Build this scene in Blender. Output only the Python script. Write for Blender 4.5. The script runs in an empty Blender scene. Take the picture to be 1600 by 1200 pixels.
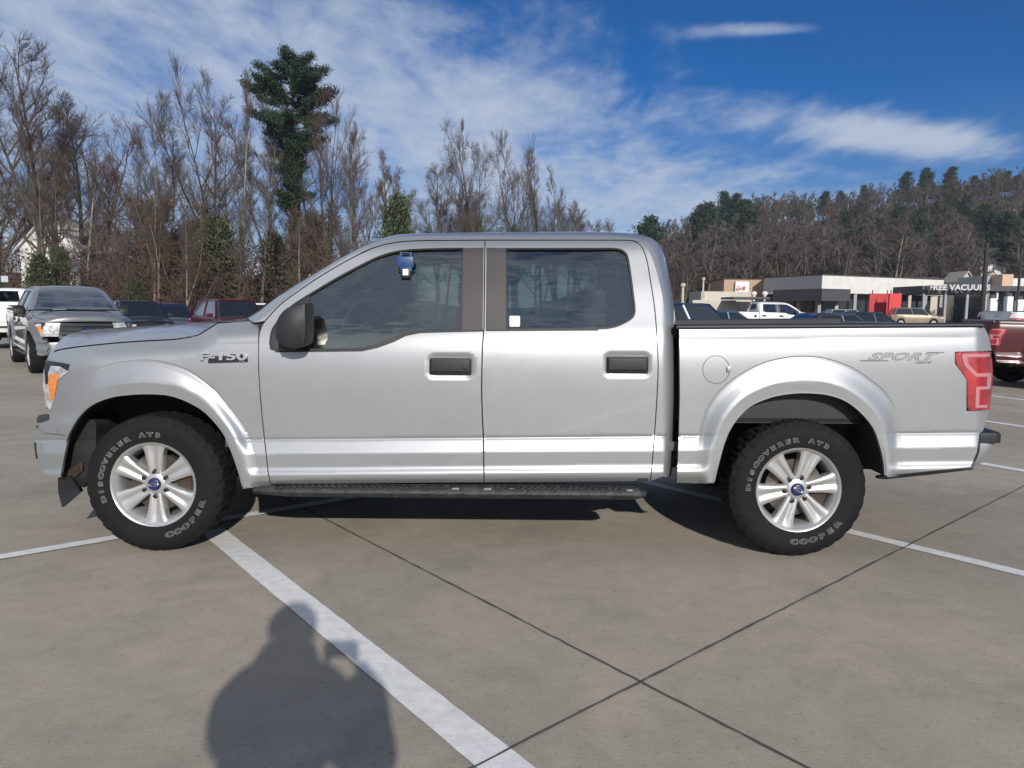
import bpy, bmesh, math, random
import numpy as np
from mathutils import Vector, Matrix
from mathutils.geometry import delaunay_2d_cdt
SC = bpy.context.scene
COL = SC.collection
R_ = math.radians
# ------------------------------------------------------------ camera
F_PX, CAM_H = 1163.0, 1.42
PITCH = math.atan((600 - 480) / F_PX); ROLL = R_(0.5)
_F = np.array([0, math.cos(PITCH), -math.sin(PITCH)])
_R0 = np.array([1.0, 0, 0]); _U0 = np.array([0, math.sin(PITCH), math.cos(PITCH)])
_R = _R0 * math.cos(ROLL) + _U0 * math.sin(ROLL)
_U = -_R0 * math.sin(ROLL) + _U0 * math.cos(ROLL)
CAMP = np.array([0, 0, CAM_H])
cd = bpy.data.cameras.new('camera'); cam = bpy.data.objects.new('camera', cd); COL.objects.link(cam)
cd.sensor_width = 36; cd.lens = F_PX / 1600 * 36; cd.clip_start = 0.02; cd.clip_end = 3000
cam.matrix_world = Matrix(((_R[0], _U[0], -_F[0], 0), (_R[1], _U[1], -_F[1], 0), (_R[2], _U[2], -_F[2], CAM_H), (0, 0, 0, 1)))
SC.camera = cam
# ------------------------------------------------------------ sun + sky
SUN_EL = R_(24.6); SUN_AZ = R_(13.2)       # light travels away from camera and to the left
ldir = Vector((-math.sin(SUN_AZ) * math.cos(SUN_EL), math.cos(SUN_AZ) * math.cos(SUN_EL), -math.sin(SUN_EL)))
sl = bpy.data.lights.new('sun', 'SUN'); sl.energy = 4.6; sl.angle = R_(0.6); sl.color = (1.0, 0.955, 0.89)
so = bpy.data.objects.new('sun', sl); COL.objects.link(so); so.rotation_euler = ldir.to_track_quat('-Z', 'Y').to_euler(); so.location = (8, -20, 20)
W = bpy.data.worlds.new('World'); SC.world = W; W.use_nodes = True
nt = W.node_tree; nt.nodes.clear(); N = nt.nodes.new; L = nt.links.new
def math_n(t, op, a, b=None, clamp=False):
    n = t.nodes.new('ShaderNodeMath'); n.operation = op; n.use_clamp = clamp
    for i, v in enumerate((a, b)):
        if v is None: continue
        if isinstance(v, (int, float)): n.inputs[i].default_value = v
        else: t.links.new(v, n.inputs[i])
    return n.outputs[0]
sky = N('ShaderNodeTexSky'); sky.sky_type = 'NISHITA'; sky.sun_disc = False
sky.sun_elevation = SUN_EL; sky.sun_rotation = math.pi - SUN_AZ; sky.altitude = 600; sky.air_density = 1.0; sky.dust_density = 0.0; sky.ozone_density = 3.0
hsv = N('ShaderNodeHueSaturation'); hsv.inputs['Saturation'].default_value = 1.50; hsv.inputs['Value'].default_value = 0.80
tint = N('ShaderNodeMix'); tint.data_type = 'RGBA'; tint.blend_type = 'MULTIPLY'; tint.inputs['Factor'].default_value = 1; tint.inputs['B'].default_value = (1.04, .93, 1.05, 1)
L(sky.outputs[0], tint.inputs['A']); L(tint.outputs['Result'], hsv.inputs['Color'])
tc = N('ShaderNodeTexCoord'); sep = N('ShaderNodeSeparateXYZ'); L(tc.outputs['Generated'], sep.inputs[0])
zc = math_n(nt, 'ADD', math_n(nt, 'MAXIMUM', sep.outputs[2], 0.0), 0.10)
pu = math_n(nt, 'DIVIDE', sep.outputs[0], zc); pv = math_n(nt, 'DIVIDE', sep.outputs[1], zc)
cmb = N('ShaderNodeCombineXYZ'); L(pu, cmb.inputs[0]); L(pv, cmb.inputs[1])
def wnoise(scale, detail, rough, rot, sc, dist=0.0, loc=(0, 0, 0)):
    m = N('ShaderNodeMapping'); m.inputs['Rotation'].default_value = (0, 0, rot); m.inputs['Scale'].default_value = sc; m.inputs['Location'].default_value = loc
    L(cmb.outputs[0], m.inputs[0]); n = N('ShaderNodeTexNoise'); n.inputs['Scale'].default_value = scale; n.inputs['Detail'].default_value = detail
    n.inputs['Roughness'].default_value = rough; n.inputs['Distortion'].default_value = dist; L(m.outputs[0], n.inputs['Vector']); return n.outputs['Fac']
n1 = wnoise(0.42, 5, 0.55, R_(-50), (1, 0.55, 1), 0.3, (1.3, 0.4, 0))
n2 = wnoise(2.6, 7, 0.62, R_(-25), (1.0, 0.5, 1), 0.6)
n3 = wnoise(9.0, 4, 0.6, R_(-25), (1, 0.6, 1), 0.2)
# the cloud sheet thickens to the left (-x): a weather edge on the cloud plane
apv = math_n(nt, 'ABSOLUTE', pv)
edge = math_n(nt, 'MULTIPLY', math_n(nt, 'SUBTRACT', math_n(nt, 'ADD', math_n(nt, 'MULTIPLY', math_n(nt, 'SUBTRACT', apv, 2.28), 0.8), 0.30), pu), 0.40)
edge = math_n(nt, 'MINIMUM', math_n(nt, 'MAXIMUM', edge, -0.50), 0.30)
def bank(u0, v0, su, sv, k, tilt=0.0):           # a separate patch of cirrus on the cloud plane
    du = math_n(nt, 'SUBTRACT', pu, u0); dv = math_n(nt, 'SUBTRACT', math_n(nt, 'SUBTRACT', pv, v0), math_n(nt, 'MULTIPLY', du, tilt))
    q = math_n(nt, 'ADD', math_n(nt, 'POWER', math_n(nt, 'ABSOLUTE', math_n(nt, 'DIVIDE', du, su)), 2.0), math_n(nt, 'POWER', math_n(nt, 'ABSOLUTE', math_n(nt, 'DIVIDE', dv, sv)), 2.0))
    return math_n(nt, 'MULTIPLY', math_n(nt, 'EXPONENT', math_n(nt, 'MULTIPLY', q, -1.0)), k)
edge = math_n(nt, 'ADD', edge, bank(1.50, 2.95, .55, .22, .80, .25))
edge = math_n(nt, 'ADD', edge, bank(.68, 2.13, .22, .06, .62, -.1))
edge = math_n(nt, 'ADD', edge, math_n(nt, 'MULTIPLY', math_n(nt, 'MULTIPLY', math_n(nt, 'SUBTRACT', 1.75, pv, True), 1.0, True), 0.68))  # unseen cloud added overhead and behind the camera, greys window reflections and ambient fill
base = math_n(nt, 'ADD', math_n(nt, 'MULTIPLY', n1, 1.2), edge)
base = math_n(nt, 'ADD', base, math_n(nt, 'MULTIPLY', n2, 0.85))
base = math_n(nt, 'ADD', base, math_n(nt, 'MULTIPLY', n3, 0.42))
CLOUD_RAMP = N('ShaderNodeMapRange'); CLOUD_RAMP.interpolation_type = 'SMOOTHSTEP'
CLOUD_RAMP.inputs['From Min'].default_value = 1.13; CLOUD_RAMP.inputs['From Max'].default_value = 1.80; CLOUD_RAMP.inputs['To Max'].default_value = 0.86
L(base, CLOUD_RAMP.inputs[0])
mixc = N('ShaderNodeMix'); mixc.data_type = 'RGBA'
L(CLOUD_RAMP.outputs[0], mixc.inputs['Factor']); L(hsv.outputs[0], mixc.inputs['A'])
mixc.inputs['B'].default_value = (6.0, 6.8, 8.2, 1)
bg = N('ShaderNodeBackground'); bg.inputs[1].default_value = 0.085; L(mixc.outputs['Result'], bg.inputs[0])
wo = N('ShaderNodeOutputWorld'); L(bg.outputs[0], wo.inputs[0])
SC.view_settings.view_transform = 'Standard'; SC.view_settings.look = 'None'; SC.view_settings.gamma = 1.0
SC.view_settings.exposure = 0.04; SC.view_settings.use_curve_mapping = False
SC.cycles.max_bounces = 8; SC.cycles.transparent_max_bounces = 16
SC.cycles.use_denoising = True
# ------------------------------------------------------------ pixel helpers (photo 1600 x 1200)
def ray(px, py):
    px = np.asarray(px, float); py = np.asarray(py, float)
    return ((px - 800) / F_PX)[..., None] * _R - ((py - 600) / F_PX)[..., None] * _U + _F
def at_depth(px, py, Y):                       # point on the vertical plane y = Y
    d = ray(px, py); return CAMP + d * (np.asarray(Y, float) / d[..., 1])[..., None]
def on_ground(px, py, z=0.0):
    d = ray(px, py); return CAMP + d * ((z - CAM_H) / d[..., 2])[..., None]
def proj(P):
    v = np.asarray(P, float) - CAMP; w = v @ _F
    return 800 + F_PX * (v @ _R) / w, 600 - F_PX * (v @ _U) / w
# ------------------------------------------------------------ materials
MATS = {}
def mat(name, col, rough=0.6, metal=0.0, coat=0.0, var=0.12, vscale=6.0, bump=0.0, bscale=60.0, spec=0.5, emis=None, trans=0.0):
    if name in MATS: return MATS[name]
    m = bpy.data.materials.new(name); m.use_nodes = True; t = m.node_tree; b = t.nodes['Principled BSDF']
    b.inputs['Roughness'].default_value = rough; b.inputs['Metallic'].default_value = metal
    b.inputs['Specular IOR Level'].default_value = spec
    b.inputs['Coat Weight'].default_value = coat; b.inputs['Coat Roughness'].default_value = 0.04
    b.inputs['Transmission Weight'].default_value = trans
    tx = t.nodes.new('ShaderNodeTexCoord'); n = t.nodes.new('ShaderNodeTexNoise'); n.inputs['Scale'].default_value = vscale; n.inputs['Detail'].default_value = 6
    t.links.new(tx.outputs['Object'], n.inputs['Vector'])
    r = t.nodes.new('ShaderNodeMapRange'); r.inputs['From Min'].default_value = 0.3; r.inputs['From Max'].default_value = 0.7
    r.inputs['To Min'].default_value = 1 - var; r.inputs['To Max'].default_value = 1 + var; t.links.new(n.outputs['Fac'], r.inputs[0])
    mx = t.nodes.new('ShaderNodeMix'); mx.data_type = 'RGBA'; mx.blend_type = 'MULTIPLY'; mx.inputs['Factor'].default_value = 1
    mx.inputs['A'].default_value = (*col, 1); t.links.new(r.outputs[0], mx.inputs['B']); t.links.new(mx.outputs['Result'], b.inputs['Base Color'])
    if bump:
        n2_ = t.nodes.new('ShaderNodeTexNoise'); n2_.inputs['Scale'].default_value = bscale; n2_.inputs['Detail'].default_value = 4
        t.links.new(tx.outputs['Object'], n2_.inputs['Vector'])
        bp = t.nodes.new('ShaderNodeBump'); bp.inputs['Strength'].default_value = bump; bp.inputs['Distance'].default_value = 0.01
        t.links.new(n2_.outputs['Fac'], bp.inputs['Height']); t.links.new(bp.outputs[0], b.inputs['Normal'])
    if emis: b.inputs['Emission Color'].default_value = (*emis[0], 1); b.inputs['Emission Strength'].default_value = emis[1]
    MATS[name] = m; return m
def paint(name, col, rough=0.34, metal=0.55):
    if name in MATS: return MATS[name]
    m = mat(name, col, rough, metal, coat=1.0, var=0.03, vscale=1.5)
    t = m.node_tree; b = t.nodes['Principled BSDF']
    tx = t.nodes.new('ShaderNodeTexCoord'); v = t.nodes.new('ShaderNodeTexNoise'); v.inputs['Scale'].default_value = 9; v.inputs['Detail'].default_value = 8; v.inputs['Roughness'].default_value = .7
    t.links.new(tx.outputs['Object'], v.inputs['Vector'])
    rr = t.nodes.new('ShaderNodeMapRange'); rr.inputs['To Min'].default_value = rough - 0.06; rr.inputs['To Max'].default_value = rough + 0.08
    fl = t.nodes.new('ShaderNodeTexNoise'); fl.inputs['Scale'].default_value = 900; fl.inputs['Detail'].default_value = 1; t.links.new(tx.outputs['Object'], fl.inputs['Vector'])
    fb = t.nodes.new('ShaderNodeBump'); fb.inputs['Strength'].default_value = .12; fb.inputs['Distance'].default_value = .001; t.links.new(fl.outputs['Fac'], fb.inputs['Height']); t.links.new(fb.outputs[0], b.inputs['Normal'])
    t.links.new(v.outputs['Fac'], rr.inputs[0]); t.links.new(rr.outputs[0], b.inputs['Roughness'])
    return m
def glass(name, tint, refl=1.5, gcol=(1, 1, 1), boost=0.0):
    if name in MATS: return MATS[name]
    m = bpy.data.materials.new(name); m.use_nodes = True; t = m.node_tree; t.nodes.clear()
    o = t.nodes.new('ShaderNodeOutputMaterial'); tr = t.nodes.new('ShaderNodeBsdfTransparent'); tr.inputs[0].default_value = (*tint, 1)
    g = t.nodes.new('ShaderNodeBsdfGlossy'); g.inputs['Color'].default_value = (*gcol, 1); g.inputs['Roughness'].default_value = 0.015
    tx = t.nodes.new('ShaderNodeTexCoord'); n = t.nodes.new('ShaderNodeTexNoise'); n.inputs['Scale'].default_value = 1.0; n.inputs['Detail'].default_value = 3; mp = t.nodes.new('ShaderNodeMapping'); mp.inputs['Scale'].default_value = (1.6, 1, 7.0); t.links.new(tx.outputs['Object'], mp.inputs[0])
    t.links.new(mp.outputs[0], n.inputs['Vector']); bp = t.nodes.new('ShaderNodeBump'); bp.inputs['Strength'].default_value = .5; bp.inputs['Distance'].default_value = .02
    t.links.new(n.outputs['Fac'], bp.inputs['Height']); t.links.new(bp.outputs[0], g.inputs['Normal'])
    fr = t.nodes.new('ShaderNodeFresnel'); fr.inputs[0].default_value = refl
    f2 = math_n(t, 'ADD', fr.outputs[0], boost, True)
    mx = t.nodes.new('ShaderNodeMixShader'); t.links.new(f2, mx.inputs[0]); t.links.new(tr.outputs[0], mx.inputs[1]); t.links.new(g.outputs[0], mx.inputs[2])
    t.links.new(mx.outputs[0], o.inputs[0]); MATS[name] = m; return m
# ------------------------------------------------------------ object helpers
def mesh_obj(name, verts, faces, m, parent=None, smooth=False, normals=None):
    me = bpy.data.meshes.new(name); me.from_pydata([tuple(map(float, v)) for v in verts], [], [tuple(map(int, f)) for f in faces]); me.update()
    if smooth is True: me.polygons.foreach_set('use_smooth', [True] * len(me.polygons))
    elif smooth is not False and not isinstance(smooth, bool): me.polygons.foreach_set('use_smooth', smooth)
    o = bpy.data.objects.new(name, me); COL.objects.link(o)
    if m is not None: me.materials.append(m)
    if parent is not None: o.parent = parent
    return o
def bm_obj(name, bm, m, parent=None, smooth=False, ang=None):
    me = bpy.data.meshes.new(name); bmesh.ops.recalc_face_normals(bm, faces=bm.faces)
    bm.to_mesh(me); bm.free()
    if smooth: me.polygons.foreach_set('use_smooth', [True] * len(me.polygons))
    if ang is not None: me.set_sharp_from_angle(angle=R_(ang))
    o = bpy.data.objects.new(name, me); COL.objects.link(o)
    if isinstance(m, (list, tuple)):
        for k in m: me.materials.append(k)
    elif m is not None: me.materials.append(m)
    if parent is not None: o.parent = parent
    return o
def thing(name, label, cat, loc=(0, 0, 0), rotz=0.0, group=None):
    o = bpy.data.objects.new(name, None); COL.objects.link(o); o.empty_display_size = .3
    o.location = loc; o.rotation_euler = (0, 0, rotz); o['label'] = label; o['category'] = cat
    if group: o['group'] = group
    return o
def tag(o, label=None, cat=None, group=None, kind=None):
    if label: o['label'] = label
    if cat: o['category'] = cat
    if group: o['group'] = group
    if kind: o['kind'] = kind
    return o
def bx(bm, c, s, bev=0.0, rot=None, seg=2):
    r = bmesh.ops.create_cube(bm, size=1.0); vs = r['verts']
    bmesh.ops.scale(bm, vec=s, verts=vs)
    if bev:
        es = list({e for v in vs for e in v.link_edges})
        q = bmesh.ops.bevel(bm, geom=es, offset=bev, segments=seg, affect='EDGES', profile=.6)
        vs = list({v for f in q['faces'] for v in f.verts} | {v for v in vs if v.is_valid})
    if rot is not None: bmesh.ops.rotate(bm, cent=(0, 0, 0), matrix=rot, verts=vs)
    bmesh.ops.translate(bm, vec=c, verts=vs); return vs
def tube(bm, pts, rad, n=8, cap=True):
    rings = []; pts = [Vector(p) for p in pts]; rr = rad if isinstance(rad, (list, tuple)) else [rad] * len(pts)
    for i, p in enumerate(pts):
        d = (pts[min(i + 1, len(pts) - 1)] - pts[max(i - 1, 0)]).normalized()
        a = d.orthogonal().normalized() if i == 0 else (a - d * a.dot(d)).normalized()
        b = d.cross(a)
        rings.append([bm.verts.new(p + (a * math.cos(2 * math.pi * k / n) + b * math.sin(2 * math.pi * k / n)) * rr[i]) for k in range(n)])
    for A, B in zip(rings, rings[1:]):
        for k in range(n): bm.faces.new((A[k], A[(k + 1) % n], B[(k + 1) % n], B[k]))
    if cap: bm.faces.new(rings[0][::-1]); bm.faces.new(rings[-1])
def lathe(bm, prof, n=48, axis='Y', c=(0, 0, 0), closed=False):   # prof: (r, a) pairs around the axis
    rings = []
    for r, a in prof:
        ring = []
        for k in range(n):
            t = 2 * math.pi * k / n; u, v = r * math.cos(t), r * math.sin(t)
            p = {'Y': (u, a, v), 'Z': (u, v, a), 'X': (a, u, v)}[axis]
            ring.append(bm.verts.new((p[0] + c[0], p[1] + c[1], p[2] + c[2])))
        rings.append(ring)
    pr = list(zip(rings, rings[1:])) + ([(rings[-1], rings[0])] if closed else [])
    for A, B in pr:
        for k in range(n): bm.faces.new((A[k], A[(k + 1) % n], B[(k + 1) % n], B[k]))
    return rings
def text_mesh(body, size=1.0, extrude=0.0, bevel=0.0, shear=0.0, spacing=1.0, offset=0.0):
    cu = bpy.data.curves.new('t', 'FONT'); cu.body = body; cu.size = size; cu.extrude = extrude; cu.bevel_depth = bevel; cu.shear = shear
    cu.space_character = spacing; cu.offset = offset; cu.align_x = 'CENTER'; cu.align_y = 'CENTER'; cu.resolution_u = 3
    o = bpy.data.objects.new('t', cu); COL.objects.link(o); dg = bpy.context.evaluated_depsgraph_get(); dg.update()
    me = bpy.data.meshes.new_from_object(o.evaluated_get(dg)); vs = [v.co.copy() for v in me.vertices]; fs = [tuple(p.vertices) for p in me.polygons]
    bpy.data.objects.remove(o); bpy.data.curves.remove(cu); bpy.data.meshes.remove(me)
    return vs, fs
def cr(pts, n=8):                                # Catmull-Rom through points
    P = np.array(pts, float); P = np.vstack([2 * P[0] - P[1], P, 2 * P[-1] - P[-2]]); out = []
    for i in range(1, len(P) - 2):
        for k in range(n):
            t = k / n; a, b, c, d = P[i - 1:i + 3]
            out.append(0.5 * ((2 * b) + (c - a) * t + (2 * a - 5 * b + 4 * c - d) * t * t + (3 * b - a - 3 * c + d) * t ** 3))
    out.append(P[-2]); return [tuple(q) for q in out]
def sst(a, b, x):
    t = np.clip((np.asarray(x, float) - a) / (b - a), 0, 1); return t * t * (3 - 2 * t)
def copy_tree(o, parent=None):
    c = o.copy(); COL.objects.link(c)
    if parent is not None: c.parent = parent; c.matrix_parent_inverse = o.matrix_parent_inverse.copy()
    for ch in list(o.children): copy_tree(ch, c)
    return c
# ================================================================= main pickup
Y0 = 4.13; HALF = 1.0; YC = Y0 + HALF
wf = at_depth(237, 765, Y0); wr = at_depth(1250, 776, Y0)
WX = (float(wf[0]), float(wr[0])); WZ = 0.5 * (float(wf[2]) + float(wr[2]))
ORG = np.array([(WX[0] + WX[1]) / 2, YC, 0.0])
PAINT = paint('silver_paint', (0.345, 0.355, 0.365), .41, .56)
BLACKP = mat('black_plastic', (0.012, 0.013, 0.016), 0.5, var=.25, bump=.15, bscale=300)
RUBBER = mat('black_rubber', (0.006, 0.006, 0.0065), 0.8, var=.3, bump=.3, bscale=120, spec=.3)
SEAL = mat('seal_rubber', (0.008, 0.008, 0.01), 0.5)
DARK = mat('underbody_black', (0.012, 0.012, 0.013), 0.8, var=.3)
LINER = mat('wheel_liner', (0.03, 0.034, 0.04), 0.8, var=.3, bump=.2)
TRIM = mat('pillar_trim', (0.045, 0.039, 0.038), 0.45, var=.08, bump=.12, bscale=400, coat=.15)
CHROME = mat('chrome', (0.80, 0.76, 0.71), 0.28, 1.0, var=.03)
ALU = mat('alloy', (0.55, 0.55, 0.545), 0.36, 0.7, coat=.15, var=.05)
STEELR = mat('rusty_iron', (0.05, 0.032, 0.024), 0.85, .2, var=.5, vscale=14)
GLASS = glass('side_glass', (0.42, 0.52, 0.49), 1.45, (1.0, 0.96, 0.80), 0.27)
WGLASS = glass('windscreen_glass', (0.36, 0.42, 0.41), 1.35, (.42, .43, .42))
REDL = mat('red_lens', (0.33, 0.008, 0.014), 0.15, 0, coat=1, var=.45, vscale=14, bump=.5, bscale=160)
PINKL = mat('pale_lens', (0.46, 0.19, 0.22), 0.2, 0, coat=1, var=.05)
AMBER = mat('amber_lens', (0.80, 0.24, 0.03), 0.15, 0, coat=1, var=.2, vscale=50, bump=.3, bscale=200)
CLEARL = mat('clear_lens', (0.55, 0.56, 0.56), 0.12, .3, coat=1, var=.5, vscale=18, bump=.6, bscale=60)
BLUE = mat('blue_badge', (0.008, 0.02, 0.085), 0.4, 0, coat=.2, var=.05)
SEATM = mat('seat_cloth', (0.10, 0.10, 0.105), 0.9, var=.2, bump=.3, bscale=200)
GREYI = mat('interior_plastic', (0.06, 0.062, 0.065), 0.7, var=.2)
WHITEL = mat('white_lettering', (0.16, 0.15, 0.14), 0.7, var=.35, vscale=60)

def polyl(pts, x): return np.interp(x, [p[0] for p in pts], [p[1] for p in pts])
def yL(x): return np.interp(x, [340, 1025, 1530], [687.5, 682, 676])
HOODLINE = [(72, 561), (84, 549.5), (95, 546), (130, 541), (192, 535), (240, 532), (275, 530), (308, 524), (324, 515), (341, 504.5), (405, 501)]
T_ = [-335, -322, -314, -300, -235, -172, -166, -158, -148, -135, -110, -80, -40, -2.5, 0, 2.5, 17, 22, 44, 47, 54, 58, 64, 76]
I_ = [.52, .40, .335, .285, .175, .078, .066, .056, .047, .039, .034, .036, .043, .050, .056, .049, .029, .022, .028, .025, .012, .011, .023, .085]
TD_ = np.arange(-345, 85, .5); _raw = np.interp(TD_, T_, I_)
def _gs(sig):
    k = np.arange(-60, 61) * .5; w = np.exp(-k * k / (2 * sig * sig)); w /= w.sum(); return np.convolve(np.pad(_raw, 60, mode='edge'), w, 'valid')
_wide, _nar = _gs(9.0), _gs(1.0); _w = sst(-4, -24, TD_); ID_ = _wide * _w + _nar * (1 - _w)
ARCH_F = cr([(102, 695), (109, 676), (125, 650), (146, 632), (175, 621), (205, 617), (233, 616), (262, 618), (290, 627), (319, 644), (346, 674), (360, 703), (371, 734), (379, 763)], 6)
CREASE_F = cr([(84, 660), (97, 632), (118, 603), (146, 581), (179, 569), (217, 564), (250, 566), (292, 579), (333, 608), (362, 642), (383, 671), (392, 692), (401, 724), (407, 763)], 6)
ARCH_R = cr([(1116, 756), (1123.5, 724), (1135, 685), (1150, 658), (1173, 635), (1204, 621.5), (1235, 615.5), (1265, 614.5), (1296, 618), (1323, 628), (1346, 646), (1365, 670), (1376, 701), (1381, 726), (1382, 746)], 6)
CREASE_R = cr([(1089, 756), (1089, 720), (1092, 684), (1101, 650), (1108, 635), (1123, 614), (1150, 591), (1189, 570), (1227, 560), (1258, 558), (1288, 561), (1327, 574), (1357, 593), (1380, 612), (1396, 636), (1405, 664), (1410, 700), (1411, 746)], 6)
def pip(x, y, poly):
    P = np.array(poly, float); r = np.zeros(np.shape(x), bool); j = len(P) - 1
    for i in range(len(P)):
        yi, yj, xi, xj = P[i, 1], P[j, 1], P[i, 0], P[j, 0]
        if yi != yj: r ^= ((yi > y) != (yj > y)) & (x < (xj - xi) * (y - yi) / (yj - yi) + xi)
        j = i
    return r
def dist_pl(x, y, pl):
    P = np.array(pl, float); A, B = P[:-1], P[1:]; d = B - A; ll = (d ** 2).sum(1) + 1e-9
    X = np.stack([np.ravel(x), np.ravel(y)], 1); best = np.full(len(X), 1e9)
    for k in range(len(A)):
        t = np.clip(((X - A[k]) @ d[k]) / ll[k], 0, 1); q = A[k] + t[:, None] * d[k]
        best = np.minimum(best, np.hypot(*(X - q).T))
    return best.reshape(np.shape(x))
def rrect(x0, y0, x1, y1, r, n=5):
    o = []
    for cx, cy, a0 in ((x1 - r, y0 + r, -90), (x1 - r, y1 - r, 0), (x0 + r, y1 - r, 90), (x0 + r, y0 + r, 180)):
        for k in range(n + 1):
            a = R_(a0 + 90 * k / n); o.append((cx + r * math.cos(a), cy + r * math.sin(a)))
    return o
HANDLES = [(704, 572.5), (980, 570)]
def S(px, py, mode='cab'):
    px = np.asarray(px, float); py = np.asarray(py, float)
    t = py - yL(px)
    s = np.interp(t, TD_, ID_)
    if mode in ('bed', 'fender'):
        s = np.where(t < -150, np.minimum(s, float(np.interp(-150, TD_, ID_)) + (np.clip(-150 - t, 0, 60) / 22) ** 2 * .012), s)
    if mode == 'fender':
        u = np.clip(polyl(HOODLINE, px) + 34 - py, 0, 60) / 34
        s = s + u ** 2.2 * .085
        low = sst(640, 668, py) * sst(170, 120, px)
        s = s * (1 - low) + low * .03
    s = s + np.clip((158 - px) / 106, 0, 2) ** 2.1 * .27
    if mode == 'bed': s = s + np.clip((px - 1524) / 27, 0, 1.5) ** 2 * .09
    if mode in ('fender', 'bed'):
        for arch, crease in ((ARCH_F, CREASE_F), (ARCH_R, CREASE_R)):
            if (mode == 'fender') != (arch is ARCH_F): continue
            poly = list(arch) + list(crease)[::-1]
            ins = pip(px, py, poly); di = dist_pl(px, py, arch); do = dist_pl(px, py, crease)
            ins = ins | (di < .6)
            r = di / (di + do + 1e-6)
            f = 1 - np.interp(r, [0, .35, .5, .8, 1], [0, 0.05, .22, .80, 1.0])
            fade = 1.0
            if arch is ARCH_F: fade = 0.12 + 0.88 * sst(120, 215, px) 
            else: fade = 0.25 + .75 * (1 - sst(1385, 1402, px) * sst(600, 650, py))
            lip = np.clip(1 - di / 3.0, 0, 1) ** 2 * .012
            target = -0.002 + np.interp(di, [0, 14, 18, 60], [.016, .0085, .006, .006])
            plan = np.clip((158 - px) / 106, 0, 2) ** 2.1 * .27 if arch is ARCH_F else 0
            w = f * fade
            s = np.where(ins, s * (1 - w) + (target + plan) * w + lip, s)
            gro = np.clip(1 - do / 2.0, 0, 1) * (~ins | (r > .8)) * .004 * (fade if not np.isscalar(fade) else fade)
            s = s + gro * (py < 676)
    if mode == 'cab':
        s = s + np.clip((px - 1034) / 24, 0, 1.5) ** 2 * .10
        for hx, hy in HANDLES:
            dx = np.abs(px - hx) - 25; dy = np.abs(py - hy) - 8
            d = np.hypot(np.maximum(dx, 0), np.maximum(dy, 0))
            s = s + .010 * sst(15, 4, d)
    return s
def SP(px, py, mode='cab', off=0.0):
    return at_depth(px, py, Y0 + S(px, py, mode) + off) - ORG
def dens(poly, step=7.0, closed=True):
    out = []; n = len(poly)
    for i in range(n if closed else n - 1):
        a, b = poly[i], poly[(i + 1) % n]; L_ = math.hypot(b[0] - a[0], b[1] - a[1]); k = max(1, int(math.ceil(L_ / step)))
        for j in range(k): out.append((a[0] + (b[0] - a[0]) * j / k, a[1] + (b[1] - a[1]) * j / k))
    if not closed: out.append(tuple(poly[-1]))
    return out
def offset_poly(poly, d):
    P = np.array(poly, float); n = len(P); ar = 0.5 * sum(P[i][0] * P[(i + 1) % n][1] - P[(i + 1) % n][0] * P[i][1] for i in range(n))
    sg = 1 if ar > 0 else -1; out = []
    for i in range(n):
        a, b, c = P[i - 1], P[i], P[(i + 1) % n]; e1 = b - a; e2 = c - b
        n1 = np.array([e1[1], -e1[0]]) / (np.hypot(*e1) + 1e-9); n2 = np.array([e2[1], -e2[0]]) / (np.hypot(*e2) + 1e-9)
        m = n1 + n2; m = m / (np.hypot(*m) + 1e-9); k = d / max(.5, m @ n1); out.append(tuple(b + sg * m * k))
    return out
def mirror_obj(o, name=None):
    me = o.data.copy(); co = np.empty(len(me.vertices) * 3); me.vertices.foreach_get('co', co); co = co.reshape(-1, 3)
    vs = co * np.array([1, -1, 1]); fs = [tuple(p.vertices)[::-1] for p in me.polygons]
    m2 = bpy.data.meshes.new(o.data.name); m2.from_pydata([tuple(v) for v in vs.tolist()], [], fs); m2.update()
    m2.polygons.foreach_set('use_smooth', [p.use_smooth for p in me.polygons])
    m2.polygons.foreach_set('material_index', [p.material_index for p in me.polygons])
    for k in o.data.materials: m2.materials.append(k)
    if 'vn' in o.keys() or o.name in VN:
        vn = VN[o.name] * np.array([1, -1, 1]); m2.normals_split_custom_set_from_vertices([tuple(v) for v in vn.tolist()])
    bpy.data.meshes.remove(me)
    r = bpy.data.objects.new(name or o.name.split('.')[0], m2); COL.objects.link(r); return r
VN = {}
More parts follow.
